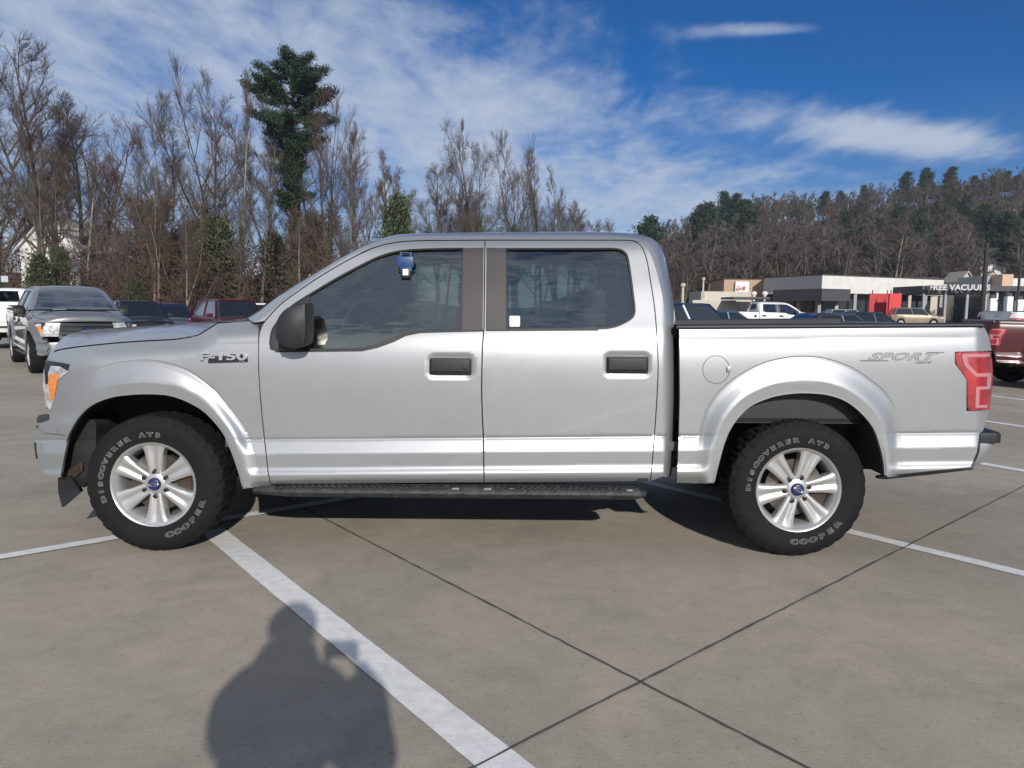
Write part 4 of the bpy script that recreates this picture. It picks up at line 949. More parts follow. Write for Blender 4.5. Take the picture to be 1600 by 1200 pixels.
for sg, bx_ in ((1, .218), (-1, .078)):
    for k in range(4):
        z0 = 1.375 + .0 + k * .017; x0 = bx_
        skin_body('finger', [((x0, .318, z0), .0085), ((x0 - sg * .012, .345, z0 + .004), .008), ((x0 - sg * .045, .352, z0 + .005), .007), ((x0 - sg * .062, .346, z0 + .004), .006)], [(0, 1), (1, 2), (2, 3)], SKIN, body, 1)
    skin_body('thumb', [((bx_ - sg * .004, .31, 1.35), .011), ((bx_ - sg * .02, .318, 1.372), .0095), ((bx_ - sg * .04, .320, 1.392), .008)], [(0, 1), (1, 2)], SKIN, body, 1)
V = [(q_(0, 0, .86), (.17, .15)), (q_(0, 0, 1.05), (.19, .16)), (q_(0, 0, 1.25), (.20, .15)), (q_(0, 0, 1.38), (.18, .13)), (q_(0, .005, 1.52), .15),
     (q_(.20, 0, 1.35), .10), (q_(.28, .06, 1.17), .11), (q_(.245, .27, 1.345), .085),
     (q_(-.16, 0, 1.34), .10), (q_(-.19, .08, 1.20), .075), (q_(.085, .27, 1.345), .085)]
skin_body('jacket', V, [(0, 1), (1, 2), (2, 3), (3, 4), (3, 5), (5, 6), (6, 7), (3, 8), (8, 9), (9, 10)], JACK, person)
V = [(q_(0, 0, .93), (.17, .13)), (q_(.11, 0, .84), .11), (q_(.125, 0, .5), .085), (q_(.135, -.03, .12), .07), (q_(-.11, 0, .84), .11), (q_(-.125, 0, .5), .085), (q_(-.145, -.03, .12), .07)]
skin_body('trousers', V, [(0, 1), (1, 2), (2, 3), (0, 4), (4, 5), (5, 6)], JEAN, person)
for x in (.145, -.155):
    bm = bmesh.new(); bx(bm, (x, .05, .045), (.10, .29, .09), .03, seg=3); bm_obj('shoe', bm, BLACKP, person, True, 50)
bm = bmesh.new(); lathe(bm, [(.001, 1.765), (.06, 1.75), (.10, 1.70), (.108, 1.65), (.10, 1.63)], 24, 'Z', (0, .035, 0)); bm_obj('hat', bm, JACK, person, True)
bm = bmesh.new(); bx(bm, (0, .0, 1.60), (.0, .0, .0)) ; bm.free()
for sx in (-1, 1):
    bm = bmesh.new(); bmesh.ops.create_uvsphere(bm, u_segments=12, v_segments=8, radius=.013); bmesh.ops.translate(bm, vec=(sx * .032, .122, 1.625), verts=bm.verts); bm_obj('eye', bm, mat('eye_white', (.7, .7, .7), .2), body, True)
    bm = bmesh.new(); bx(bm, (sx * .092, .04, 1.62), (.018, .035, .06), .008); bm_obj('ear', bm, SKIN, body, True)
bm = bmesh.new(); bx(bm, (0, .137, 1.60), (.026, .03, .045), .010); bm_obj('nose', bm, SKIN, body, True)
bm = bmesh.new(); bx(bm, (0, .128, 1.56), (.05, .012, .012), .004); bm_obj('mouth', bm, mat('lips', (.35, .14, .12), .5), body, True)
ph = bpy.data.objects.new('phone', None)
bm = bmesh.new(); bx(bm, (0, -.032, CAM_H - .012), (.14, .009, .070), .004)
pho = bm_obj('phone', bm, BLACKP, None, True, 40); tag(pho, 'black phone held up sideways in both hands of the photographer', 'phone')

bm = bmesh.new(); lathe(bm, [(.17, 1.37), (.155, 1.44), (.125, 1.52), (.105, 1.57), (.085, 1.56), (.10, 1.40)], 24, 'Z', (0, .01, 0)); bm_obj('jacket_hood', bm, JACK, person, True)
# ================================================================= other vehicles
def heading(h): return R_(h - 180)
def repaint(root, m, names=()):
    st = [root]
    while st:
        o = st.pop(); st += list(o.children)
        if o.type == 'MESH':
            for i, s_ in enumerate(o.material_slots):
                if s_.material == PAINT: s_.link = 'OBJECT'; s_.material = m
def copy_truck(pos, h, sc, m, label, skip=()):
    r = copy_tree(truck); r.location = (pos[0], pos[1], 0); r.rotation_euler = (0, 0, heading(h)); r.scale = (sc,) * 3
    st = [r]
    while st:
        o = st.pop()
        for ch in list(o.children):
            if ch.name.split('.')[0] in skip:
                for g in list(ch.children): 
                    for k in list(g.children): bpy.data.objects.remove(k)
                    bpy.data.objects.remove(g)
                bpy.data.objects.remove(ch)
            else: st.append(ch)
    repaint(r, m); r['label'] = label; r['category'] = 'pickup truck'; return r
GREYP = paint('grey_paint', (.22, .225, .235), .38, .5); WHITEP = paint('white_paint', (.72, .72, .71), .4, 0.0); MAROON = paint('maroon_paint', (.055, .002, .007), .3, .0); MAROON.node_tree.nodes['Principled BSDF'].inputs['Coat Weight'].default_value = .25
SK = ('decal_lettering', 'decal_small_lettering', 'decal_tail', 'badge_lettering', 'badge_small_lettering', 'badge_base', 'tyre_lettering', 'glass_sticker', 'splash_bracket', 'fuel_door_pull', 'step_scuff', 'air_deflector', 'turn_signal_x')
gt = copy_truck((-10.15, 17.0), -51.4, .96, GREYP, 'dark grey pickup facing the camera beyond the silver truck bonnet', SK)
bm = bmesh.new(); bx(bm, (-1.28, .30, 1.36), (.04, .26, .16), .02); bm_obj('dash_paper', bm, mat('paper_green', (.42, .58, .50), .8), gt)
copy_truck((-16.5, 25.2), 99, 1.0, WHITEP, 'white pickup seen from behind at the left edge of the photo', SK)
copy_truck((14.6, 42.0), 2, .97, WHITEP, 'white crew cab pickup side on in front of the low shop building', SK)
copy_truck((11.62, 13.95), -12, .93, MAROON, 'dark red pickup whose bed shows behind the silver tailgate', SK)
copy_truck((14.75, 17.6), -12, 1.06, WHITEP, 'white pickup bed showing above the dark red pickup', SK)
DGLASS = mat('tinted_car_glass', (.012, .016, .02), .05, 0, coat=1, var=.1, spec=.8)
def car(name, label, cat, pos, h, Lc, Wc, Hc, m, kind='sedan'):
    r = thing(name, label, cat, (pos[0], pos[1], 0), heading(h))
    hl_, hw = Lc / 2, Wc / 2; belt = Hc * .62
    # body: sections along x (front at -x)
    xs = np.linspace(-hl_, hl_, 41); bm = bmesh.new(); rg = []
    if kind == 'sedan': hp_ = ([-1, -.93, -.5, -.42, .55, .62, .95, 1], [.40, .50, .585, .62, .64, .64, .60, .5])
    else: hp_ = ([-1, -.95, -.55, -.45, .8, .93, .97, 1], [.42, .54, .60, .63, .66, .66, .6, .5])
    for x in xs:
        u = x / hl_; top = np.interp(u, *hp_) * Hc; w = hw * (1 - .17 * max(0, abs(u) - .72) ** 1.3 * 6)
        lo = .20 + .10 * max(0, abs(u) - .85) * 4
        for a in (-.60, .62):
            d = abs(u - a) * hl_
            if d < .38: lo = max(lo, math.sqrt(max(0, .38 ** 2 - d * d)) + .30)
        pr = [(w * .90, lo), (w * .985, lo + .05), (w, (lo + top) / 2), (w * .985, top - .14), (w * .93, top - .03), (w * .78, top), (0, top + .035)]
        pts = [(x, y, z) for y, z in pr] + [(x, -y, z) for y, z in pr[-2::-1]]
        rg.append([bm.verts.new(p) for p in pts])
    for A, B in zip(rg, rg[1:]):
        for k in range(len(A) - 1): bm.faces.new((A[k], A[k + 1], B[k + 1], B[k]))
        bm.faces.new((A[-1], A[0], B[0], B[-1]))
    bm.faces.new(rg[0]); bm.faces.new(rg[-1][::-1]); bm_obj('body', bm, m, r, True, 50)
    if kind == 'sedan': cabp = (-.44, -.14, .36, .66)
    else: cabp = (-.48, -.22, .80, .93)
    x0, x1, x2, x3 = [c * hl_ for c in cabp]; zt_ = Hc; zb_ = belt
    tw, bw = hw * .66, hw * .90
    def ring(x_f, x_r, w, z, n=24):
        return [(x_f, -w * .86, z), (x_f + .12, -w, z), (x_r - .12, -w, z), (x_r, -w * .86, z), (x_r, w * .86, z), (x_r - .12, w, z), (x_f + .12, w, z), (x_f, w * .86, z)]
    R0, R1, R2_ = ring(x0, x3, bw, zb_ - .02), ring(x1 - .02, x2 + .02, tw + .03, zt_ - .07), ring(x1 + .06, x2 - .06, tw - .06, zt_ - .005)
    mesh_obj('window_glass', R0 + R1, [(i, (i + 1) % 8, 8 + (i + 1) % 8, 8 + i) for i in range(8)], DGLASS, r)
    bm = bmesh.new(); A = [bm.verts.new(p) for p in ring(x1 - .04, x2 + .04, tw + .05, zt_ - .085)]; B = [bm.verts.new(p) for p in R1]; C = [bm.verts.new(p) for p in ring(x1 + .0, x2 - .0, tw - .01, zt_ - .02)]; D = [bm.verts.new(p) for p in ring(x1 + .2, x2 - .2, tw - .2, zt_)]
    for P_, Q_ in ((A, B), (B, C), (C, D)):
        for i in range(8): bm.faces.new((P_[i], P_[(i + 1) % 8], Q_[(i + 1) % 8], Q_[i]))
    bm.faces.new(D); bm_obj('roof', bm, m, r, True, 60)
    for sg in (-1, 1):
        for (xa, xb) in ((x0, x1), ((x0 + x3) / 2 - .15, (x1 + x2) / 2 - .1), (x3, x2)):
            bm = bmesh.new(); tube(bm, [(xa + (.1 if xa == x0 else (-.1 if xa == x3 else 0)), sg * bw * 1.005, zb_ - .02), ((xb + (.1 if xa == x0 else (-.1 if xa == x3 else 0))), sg * (tw + .03), zt_ - .07)], .035, 6); bm_obj('pillar', bm, m, r)
        for a in (-.60, .62):
            bm = bmesh.new(); lathe(bm, [(.001, 0), (.21, .0), (.23, -.01), (.30, -.015), (.325, .01), (.33, .10), (.32, .2), (.001, .2)], 28, 'Y'); 
            w = bm_obj('wheel', bm, RUBBER, r, True, 40); w.location = (a * hl_, sg * (hw - .01), .33); w.rotation_euler = (0, 0, math.pi if sg > 0 else 0)
            bm = bmesh.new(); lathe(bm, [(.001, -.012), (.05, -.016), (.06, -.005), (.17, -.01), (.205, -.016), (.205, .0)], 24, 'Y'); bm_obj('rim', bm, ALU, w, True, 40)
        bm = bmesh.new(); bx(bm, (x0 + .28, sg * (hw + .06), belt + .06), (.12, .20, .13), .03); bm_obj('door_mirror', bm, m, r, True, 50)
        bm = bmesh.new(); bx(bm, (-hl_ + .16, sg * (hw * .68), Hc * .44), (.30, hw * .42, .13), .04); bm_obj('headlight', bm, CLEARL, r, True, 50)
        bm = bmesh.new(); bx(bm, (hl_ - .10, sg * (hw * .72), Hc * .52), (.18, hw * .36, .15), .04); bm_obj('tail_light', bm, REDL, r, True, 50)
    bm = bmesh.new(); bx(bm, (-hl_ - .005, 0, Hc * .34), (.06, hw * 1.1, .22), .02); bm_obj('grille', bm, BLACKP, r, True, 50)
    bm = bmesh.new(); bx(bm, (0, 0, .34), (Lc * .82, Wc * .8, .2)); bm_obj('underside', bm, DARK, r)
    return r
NAVY = paint('navy_paint', (.012, .025, .07), .3, .4); BLACKC = paint('black_car_paint', (.012, .013, .015), .3, .2); TEALC = paint('blue_grey_paint', (.06, .12, .18), .3, .5); DKGREY = paint('charcoal_paint', (.05, .055, .065), .3, .5)
def P2(px, d): return (float((px - 800) / F_PX * d), float(d))
car('parked_car', 'maroon crossover with dark windscreen beside the navy car under the trees', 'car', P2(362, 26.5), -51.4, 4.6, 1.85, 1.62, MAROON, 'suv')
car('parked_car', 'navy blue car between the black car and the maroon crossover', 'car', P2(262, 29), -51.4, 4.6, 1.8, 1.46, NAVY)
car('parked_car', 'black car just right of the grey pickup', 'car', P2(212, 27), -51.4, 4.7, 1.85, 1.55, BLACKC, 'suv')
car('parked_car', 'white car roof peeking out right of the maroon crossover', 'car', P2(412, 40), -51.4, 4.6, 1.8, 1.52, WHITEP)
car('parked_car', 'dark blue crossover right behind the silver cab corner', 'car', P2(1072, 24), 18, 4.5, 1.85, 1.60, NAVY, 'suv')
car('parked_car', 'blue grey sedan between the dark blue crossover and the white pickup', 'car', P2(1128, 27), 10, 4.6, 1.8, 1.38, TEALC)
car('parked_car', 'charcoal sedan in front of the white crew cab nose', 'car', P2(1300, 21), 8, 4.6, 1.8, 1.34, DKGREY)
car('parked_car', 'dark sedan roof just left of the red panels', 'car', P2(1352, 30), 8, 4.6, 1.8, 1.36, BLACKC)
car('parked_car', 'tan crossover right of the red panels', 'car', P2(1425, 70), -10, 4.6, 1.85, 1.7, paint('tan_paint', (.24, .19, .12), .4, .1), 'suv')
car('parked_car', 'silver car by the shop front left of the red panels', 'car', P2(1322, 70), 0, 4.6, 1.8, 1.5, paint('pale_grey_paint', (.45, .46, .47), .35, .5), 'suv')
# ================================================================= buildings, signs and poles
CREAM = mat('cream_stucco', (.50, .46, .39), .9, var=.08, vscale=1.5); WHITEW = mat('white_siding', (.62, .61, .58), .8, var=.08, vscale=1); TAN = mat('tan_stucco', (.40, .27, .19), .9, var=.08)
DARKF = mat('dark_shopfront', (.035, .04, .045), .25, var=.3, vscale=1.2, spec=.7); DBAND = mat('dark_fascia', (.06, .062, .068), .7, var=.15); REDP = mat('red_panel', (.42, .025, .03), .6, var=.12, vscale=1.5)
POSTM = mat('post_beige', (.45, .40, .32), .8, var=.1); ROOFB = mat('brown_red_roof', (.10, .05, .042), .9, var=.25, vscale=3); GREYW = mat('grey_wall', (.30, .30, .30), .85, var=.1)
PEACH = mat('peach_wall', (.55, .38, .27), .8, var=.05); POLED = mat('dark_pole', (.035, .032, .03), .9, var=.2); SIGNW = mat('sign_white', (.70, .70, .68), .5, var=.05)
def W3(px, py, d): return at_depth(px, py, d)
def prism(bm, plan, z0, z1):
    lo = [bm.verts.new((p[0], p[1], z0)) for p in plan]; hi = [bm.verts.new((p[0], p[1], z1)) for p in plan]; n = len(plan)
    for i in range(n): bm.faces.new((lo[i], lo[(i + 1) % n], hi[(i + 1) % n], hi[i]))
    bm.faces.new(lo[::-1]); bm.faces.new(hi)
def part(name, parent, m, *prs):
    bm = bmesh.new()
    for pl, z0, z1 in prs: prism(bm, [(p[0] - parent.location.x, p[1] - parent.location.y) for p in pl], z0, z1)
    return bm_obj(name, bm, m, parent)
# low shop with a white fascia: corner nearest the camera
c0 = np.array([35.0, 85.0]); cl = np.array([31.6, 94.5]); crr = np.array([54.5, 95.0])
shop = thing('shop_building', 'long low shop with deep white fascia and dark shopfront behind the parked cars', 'building', (*c0, 0))
dback = np.array([3.4, 9.5]) * 1.6
zt1 = float(W3(1279, 430, 85)[2]); zf = float(W3(1300, 458, 86)[2])
def off2(p, q, d): 
    t = (q - p) / np.linalg.norm(q - p); return np.array([t[1], -t[0]]) * d
nR = off2(c0, crr, 1.0); nL = off2(cl, c0, 1.0)
part('fascia', shop, WHITEW, ([c0, crr, crr + dback, cl + dback * .4, cl], zf, zt1))
part('fascia', shop, GREYW, ([cl + nL * .05, c0 + nL * .05, c0 - nL * .02, cl - nL * .02], zf + .35, zt1 - .02))
part('roof_edge', shop, DBAND, ([c0 + nR * .06 + nL * .06, crr + nR * .06, crr + dback, cl + dback * .4, cl + nL * .06], zt1, zt1 + .12))
part('shop_front', shop, DARKF, ([c0 - nR * 1.6 - nL * 1.6, crr - nR * 1.6, crr + dback, cl + dback * .4, cl - nL * 1.6], .0, zf))
part('awning', shop, DBAND, ([c0 + nR * 1.0 + nL * 1.0, c0 + (crr - c0) * .16 + nR * 1.0, c0 + (crr - c0) * .16 - nR * .1, c0 - nL * .1, cl + (c0 - cl) * .3 - nL * .1, cl + (c0 - cl) * .3 + nL * 1.0], zf - .9, zf + .45))
for t in (.0, .13, .27, .42, .56, .72, .86, 1.0):
    p = c0 + (crr - c0) * t - nR * .3; a = np.array([.18, 0]); b = np.array([0, .18]); part('column', shop, POSTM if t in (.13, .72) else GREYW, ([p - a - b, p + a - b, p + a + b, p - a + b], 0, zf))
for t in (.25, .6):
    p = cl + (c0 - cl) * t - nL * .3; a = np.array([.18, 0]); b = np.array([0, .18]); part('column', shop, POSTM, ([p - a - b, p + a - b, p + a + b, p - a + b], 0, zf))
# windows of the shop front
for i in range(9):
    t0, t1 = .04 + i * .105, .04 + i * .105 + .085
    p, q = c0 + (crr - c0) * t0 - nR * 1.55, c0 + (crr - c0) * t1 - nR * 1.55
    w = part('window', shop, mat('shop_glass', (.05, .07, .09), .08, coat=1, var=.4, vscale=1), ([p, q, q - nR * .1, p - nR * .1], .7, 2.6))
# tan block + cream blocks left of it
tb = thing('tan_building', 'tan block with a white sign board left of the long shop', 'building', (29, 99, 0))
def blk(name, parent, m, x0, x1, d, y0, z1=None, y1=None, depth=6.0):
    a = W3(x0, 480, d); b = W3(x1, 480, d); zt_ = float(W3((x0 + x1) / 2, y0, d)[2]); z0 = 0 if y1 is None else float(W3((x0 + x1) / 2, y1, d)[2])
    return part(name, parent, m, ([a[:2], b[:2], b[:2] + np.array([0, depth]), a[:2] + np.array([0, depth])], z0, zt_))
blk('wall', tb, TAN, 1130, 1206, 97, 436.5); blk('parapet', tb, ROOFB, 1129, 1207, 96.9, 435.5, y1=436.6, depth=6.2)
sg_ = blk('sign_board', tb, SIGNW, 1148, 1169, 96.5, 440, y1=462, depth=.4)
vs, fs = text_mesh('Café', 1, .02, 0, .2); vs, fs = text_mesh('cafe', 1, .02, 0, .2)
def put_text(name, body, p0, p1, zc_, h, m, parent, ext=.03, n=None, shear=0, bold=0.0):
    vs, fs = text_mesh(body, 1.0, ext, 0, shear, 1.05, bold); A = np.array([tuple(v) for v in vs]); mn, mx = A.min(0), A.max(0)
    p0 = np.array(p0, float); p1 = np.array(p1, float); d = p1 - p0; L_ = np.hypot(*d); t = d / L_; nrm = np.array([t[1], -t[0]])
    s_ = (A[:, 0] - mn[0]) / (mx[0] - mn[0]) * L_; z = (A[:, 1] - mn[1]) / (mx[1] - mn[1]) * h + zc_ - h / 2
    P = [(p0[0] + t[0] * a + nrm[0] * c - parent.location.x, p0[1] + t[1] * a + nrm[1] * c - parent.location.y, b) for a, b, c in zip(s_, z, A[:, 2])]
    return mesh_obj(name, P, fs, m, parent)
a = W3(1151, 450, 96.35); b = W3(1165, 450, 96.35); put_text('sign_lettering', 'Grill', a[:2], b[:2], float(a[2]), .55, mat('sign_orange', (.55, .10, .05), .5), tb, shear=.2)
cb = thing('cream_building', 'small cream flat roofed block left of the tan block', 'building', (26, 90, 0))
blk('wall', cb, CREAM, 1095, 1172, 90, 455.5); blk('annex', cb, CREAM, 1082, 1150, 88, 469, depth=2); blk('window', cb, DARKF, 1096.5, 1100, 89.95, 459, y1=467, depth=.3)
blk('canopy', cb, DBAND, 1145, 1203, 84, 464, y1=467.5, depth=5)
for x in (1178, 1195):
    d_ = thing('roof_vent', 'round white vent %s on the shop roof edge' % ('nearer the tan sign' if x == 1178 else 'nearer the shop fascia'), 'vent', tuple(W3(x, 463, 93)), group='round white roof vents')
    bm = bmesh.new(); lathe(bm, [(.001, .62), (.28, .55), (.36, .3), (.2, .1), (.14, -.6)], 16, 'Z'); bm_obj('vent_cap', bm, SIGNW, d_, True)
# posts
for i, (x, y0, d, wd_, m, lb_) in enumerate(((1066, 446, 70, .30, POSTM, 'beige post standing just right of the silver cab'), (1097.5, 436, 90, .26, POSTM, 'thin beige post beside the cream block'),
        (1535, 380, 66, .42, POLED, 'thick dark utility pole beside the vacuum sign'), (1589, 388, 78, .28, POLED, 'thin dark utility pole at the right edge of the photo'), (1.0, 300, 40, .30, POLED, 'dark pole at the left edge of the photo'))):
    t_ = W3(x, y0, d); p = thing('utility_pole' if i > 1 else 'post', lb_, 'pole', (float(W3(x, 484, d)[0]), d, 0))
    bm = bmesh.new(); tube(bm, [(0, 0, 0), (0, 0, float(t_[2]) * .5), (0, 0, float(t_[2]))], [wd_ / 2, wd_ * .46, wd_ * .42], 12); bm_obj('shaft', bm, m, p, True, 50)
    bm = bmesh.new()
    if i < 2: lathe(bm, [(.001, .12), (wd_ * .8, .08), (wd_ * .8, -.2), (.001, -.2)], 12, 'Z', (0, 0, float(t_[2]) + .1)); bm_obj('cap', bm, m, p, True, 50)
    else:
        bx(bm, (0, 0, float(t_[2]) - .5), (2.2, .12, .12)); 
        for k in (-.9, -.4, .4, .9): lathe(bm, [(.001, .2), (.05, .18), (.06, 0), (.001, 0)], 8, 'Z', (k, 0, float(t_[2]) - .44))
        bm_obj('crossarm', bm, m, p)
# car wash canopy with vacuum lettering
cw_ = thing('car_wash_canopy', 'dark canopy carrying white FREE VACUUMS letters near the utility pole', 'canopy', (48, 80, 0))
a = W3(1398, 450, 78)[:2]; b = W3(1545, 450, 76)[:2]; zl0 = float(W3(1470, 461, 77)[2]); zl1 = float(W3(1470, 440.5, 77)[2])
part('canopy_band', cw_, DBAND, ([a + (b - a) * .30, b, b + np.array([0, 6.0]), a + np.array([0, 6.0]) + (b - a) * .30], zl0 + .1, zl0 + .95))
for t in (.32, .55, .78, .97):
    p = a + (b - a) * t; a1 = np.array([.12, 0]); b1 = np.array([0, .12]); part('column', cw_, POSTM if t > .9 else GREYW, ([p - a1 - b1, p + a1 - b1, p + a1 + b1, p - a1 + b1], 0, zl0 + .1))
ta = W3(1446, 450, 77)[:2] - np.array([0, .7]); tb_ = W3(1540, 450, 76)[:2] - np.array([0, .7])
put_text('sign_lettering', 'FREE VACUUMS', ta, tb_, float(W3(1490, 449.5, 77)[2]), .60, mat('letter_white', (.5, .5, .5), .5, var=.02), cw_, .06, bold=.035)
hb = W3(1443, 450, 77); bm = bmesh.new(); bx(bm, (float(hb[0]) - 48, float(hb[1]) - 80.8, float(hb[2])), (.45, .2, .45), .05); bm_obj('sign_emblem', bm, SEAL, cw_)
# red panels
for i, (x0, x1, d, lb_) in enumerate(((1357, 1390, 74, 'wide dark red panel left of the narrow bright one'), (1388, 1407, 72, 'narrow bright red panel right of the wide one'))):
    a = W3(x0, 480, d); b = W3(x1, 480, d); zt_ = float(W3(x0, 458.5, d)[2]); p = thing('red_panel', lb_, 'panel', (float(a[0] + b[0]) / 2, d, 0))
    w = float(b[0] - a[0]); bm = bmesh.new(); bx(bm, (0, 0, zt_ / 2), (w, .25, zt_), .02); bm_obj('board', bm, REDP if i == 0 else mat('red_panel_bright', (.55, .03, .035), .5, var=.08), p)
    bm = bmesh.new(); 
    for k in (-.35, .35): tube(bm, [(k * w, 0, zt_), (k * w, 0, zt_ + .35)], .05, 6)
    bm_obj('bracket', bm, DBAND, p)
# house with brown-red roof behind the canopy
def gable(name, label, x0, x1, d, y_e, y_r, wm, rm, depth=7, base=0.0, cat='house', wins=2, parent_y=None):
    a, b = W3(x0, 480, d), W3(x1, 480, d); ze, zr_ = float(W3((x0 + x1) / 2, y_e, d)[2]), float(W3((x0 + x1) / 2, y_r, d)[2])
    h = thing(name, label, cat, (float(a[0] + b[0]) / 2, d, base)); w = float(b[0] - a[0]) / 2; z0 = 0
    bm = bmesh.new(); bx(bm, (0, depth / 2, (ze - base) / 2 - 1), (2 * w, depth, ze - base + 2)); 
    g = [bm.verts.new(v) for v in ((-w, 0, ze - base), (w, 0, ze - base), (0, 0, zr_ - base), (-w, depth, ze - base), (w, depth, ze - base), (0, depth, zr_ - base))]
    bm.faces.new(g[:3]); bm.faces.new(g[3:]); bm_obj('wall', bm, wm, h)
    bm = bmesh.new(); e = .35; th = .15; s_ = (zr_ - ze) / w
    for sg in (-1, 1):
        q = [(0, -e, zr_ - base), (sg * (w + e), -e, ze - base - s_ * e), (sg * (w + e), depth + e, ze - base - s_ * e), (0, depth + e, zr_ - base)]
        lo = [bm.verts.new((x, y, z + .01)) for x, y, z in q]; hi = [bm.verts.new((x, y, z + .01 + th)) for x, y, z in q]
        for i in range(4): bm.faces.new((lo[i], lo[(i + 1) % 4], hi[(i + 1) % 4], hi[i]))
        bm.faces.new(lo); bm.faces.new(hi)
    bm_obj('roof', bm, rm, h)
    for i in range(wins):
        xx = (-.45 + .9 * i / max(1, wins - 1)) * w if wins > 1 else 0
        bm = bmesh.new(); bx(bm, (xx, -.03, (ze - base) * .62), (.9, .08, 1.3)); wi = bm_obj('window', bm, DARKF, h)
        bm = bmesh.new(); bx(bm, (xx, -.08, (ze - base) * .62), (.06, .06, 1.3)); bx(bm, (xx, -.08, (ze - base) * .62), (.9, .06, .06)); bm_obj('window_frame', bm, SIGNW, wi)
    return h
def slab_house(name, label, x0, x1, d, y_e, y_r, wm, rm, depth=8):
    a, b = W3(x0, 480, d), W3(x1, 480, d); ze, zr_ = float(W3((x0 + x1) / 2, y_e, d)[2]), float(W3((x0 + x1) / 2, y_r, d)[2]); h = thing(name, label, 'house', (float(a[0] + b[0]) / 2, d, 0)); w = float(b[0] - a[0]) / 2
    bm = bmesh.new(); bx(bm, (0, depth / 2, ze / 2), (2 * w, depth, ze)); bm_obj('wall', bm, wm, h)
    bm = bmesh.new(); P = [(-w - .4, -.5, ze - .1), (w + .4, -.5, ze - .1), (w - 1.5, depth / 2, zr_), (-w + 1.5, depth / 2, zr_), (w + .4, depth + .5, ze - .1), (-w - .4, depth + .5, ze - .1)]; V = [bm.verts.new(p) for p in P]
    for f in ((0, 1, 2, 3), (3, 2, 4, 5), (1, 4, 2), (0, 3, 5), (0, 5, 4, 1)): bm.faces.new([V[i] for i in f])
    bm_obj('roof', bm, rm, h); return h
slab_house('house', 'low house with brown red roof behind the vacuum sign', 1388, 1500, 112, 440, 431, CREAM, ROOFB)
gable('house', 'narrow cream gable beside the brown red roof', 1499, 1516, 108, 436, 425, CREAM, CREAM, 4, wins=1)
rb_ = thing('car_wash_building', 'grey and peach car wash building at the right edge of the photo', 'building', (62, 95, 0))
blk('wall', rb_, GREYW, 1538, 1566, 92, 431); blk('tower', rb_, PEACH, 1563, 1580, 90, 428.5); blk('wall', rb_, WHITEW, 1580, 1660, 91, 435); blk('canopy', rb_, DBAND, 1536, 1660, 84, 447, y1=455, depth=6); blk('shop_front', rb_, DARKF, 1536, 1660, 89.5, 455)
for x in (1542, 1556, 1572, 1588, 1603): blk('column', rb_, GREYW if x % 4 else SIGNW, x, x + 2.5, 84.5, 455, depth=.3)
for i, (x, y) in enumerate(((1549, 466), (1575, 463), (1592, 468))):
    c_ = W3(x, 480, 60); vc = thing('vacuum_station', ('leftmost', 'middle', 'rightmost')[i] + ' white vacuum station under the dark canopy', 'vacuum', (float(c_[0]), 60, 0), group='white vacuum stations')
    zt_ = float(W3(x, y, 60)[2]); bm = bmesh.new(); bx(bm, (0, 0, zt_ / 2), (.5, .5, zt_), .08); bm_obj('cabinet', bm, SIGNW, vc, True, 40)
    bm = bmesh.new(); tube(bm, [(.25, -.2, zt_ - .1), (.5, -.3, zt_ - .5), (.5, -.3, .6), (.3, -.3, .3)], .04, 6); bm_obj('hose', bm, SEAL, vc, True); bm = bmesh.new(); lathe(bm, [(.001, .3), (.2, .25), (.26, 0)], 12, 'Z', (0, 0, zt_)); bm_obj('dome', bm, DBAND, vc, True)
# small sign at left
sp_ = thing('small_sign', 'small pale square sign on a post beyond the white pickup', 'sign', (float(W3(8, 450, 38)[0]), 38, 0))
z_ = float(W3(8, 436, 38)[2]); bm = bmesh.new(); tube(bm, [(0, .05, 0), (0, .05, z_)], .035, 8); bm_obj('sign_post', bm, POLED, sp_); bm = bmesh.new(); bx(bm, (0, 0, z_), (.36, .04, .32), .02); bm_obj('sign_plate', bm, mat('sign_grey', (.4, .45, .5), .5), sp_)
# ================================================================= terrain
HX = [(-140, 0), (-60, 0), (-20, 0), (10, 1), (32, 10), (45, 19), (60, 29), (80, 32), (105, 32), (130, 38.5), (150, 41), (190, 46), (260, 48), (420, 56)]
def hill_z(x, y):
    H = np.interp(x * 255 / np.maximum(y, 60) if False else x, [p[0] for p in HX], [p[1] for p in HX])
    up = sst(112, 255, y) * .92 + .08 * sst(255, 300, y); dn = 1 - .4 * sst(300, 480, y)
    left = 5.0 * sst(-25, -60, x) * sst(62, 84, y) 
    n = 1.2 * np.sin(x * .07 + 1) * np.cos(y * .05) * sst(112, 150, y)
    return H * up * dn + left + n * (H > 2)
gx_ = np.linspace(-220, 420, 96); gy_ = np.linspace(66, 520, 80); vs, fs = [], []
for y in gy_:
    for x in gx_: vs.append((x, y, float(hill_z(x, y)) - .25 * (1 - float(sst(66, 70, y))) - .01))
for j in range(79):
    for i in range(95): a = j * 96 + i; fs.append((a, a + 1, a + 97, a + 96))
tag(mesh_obj('hill', vs, fs, EARTH, smooth=True), kind='structure')
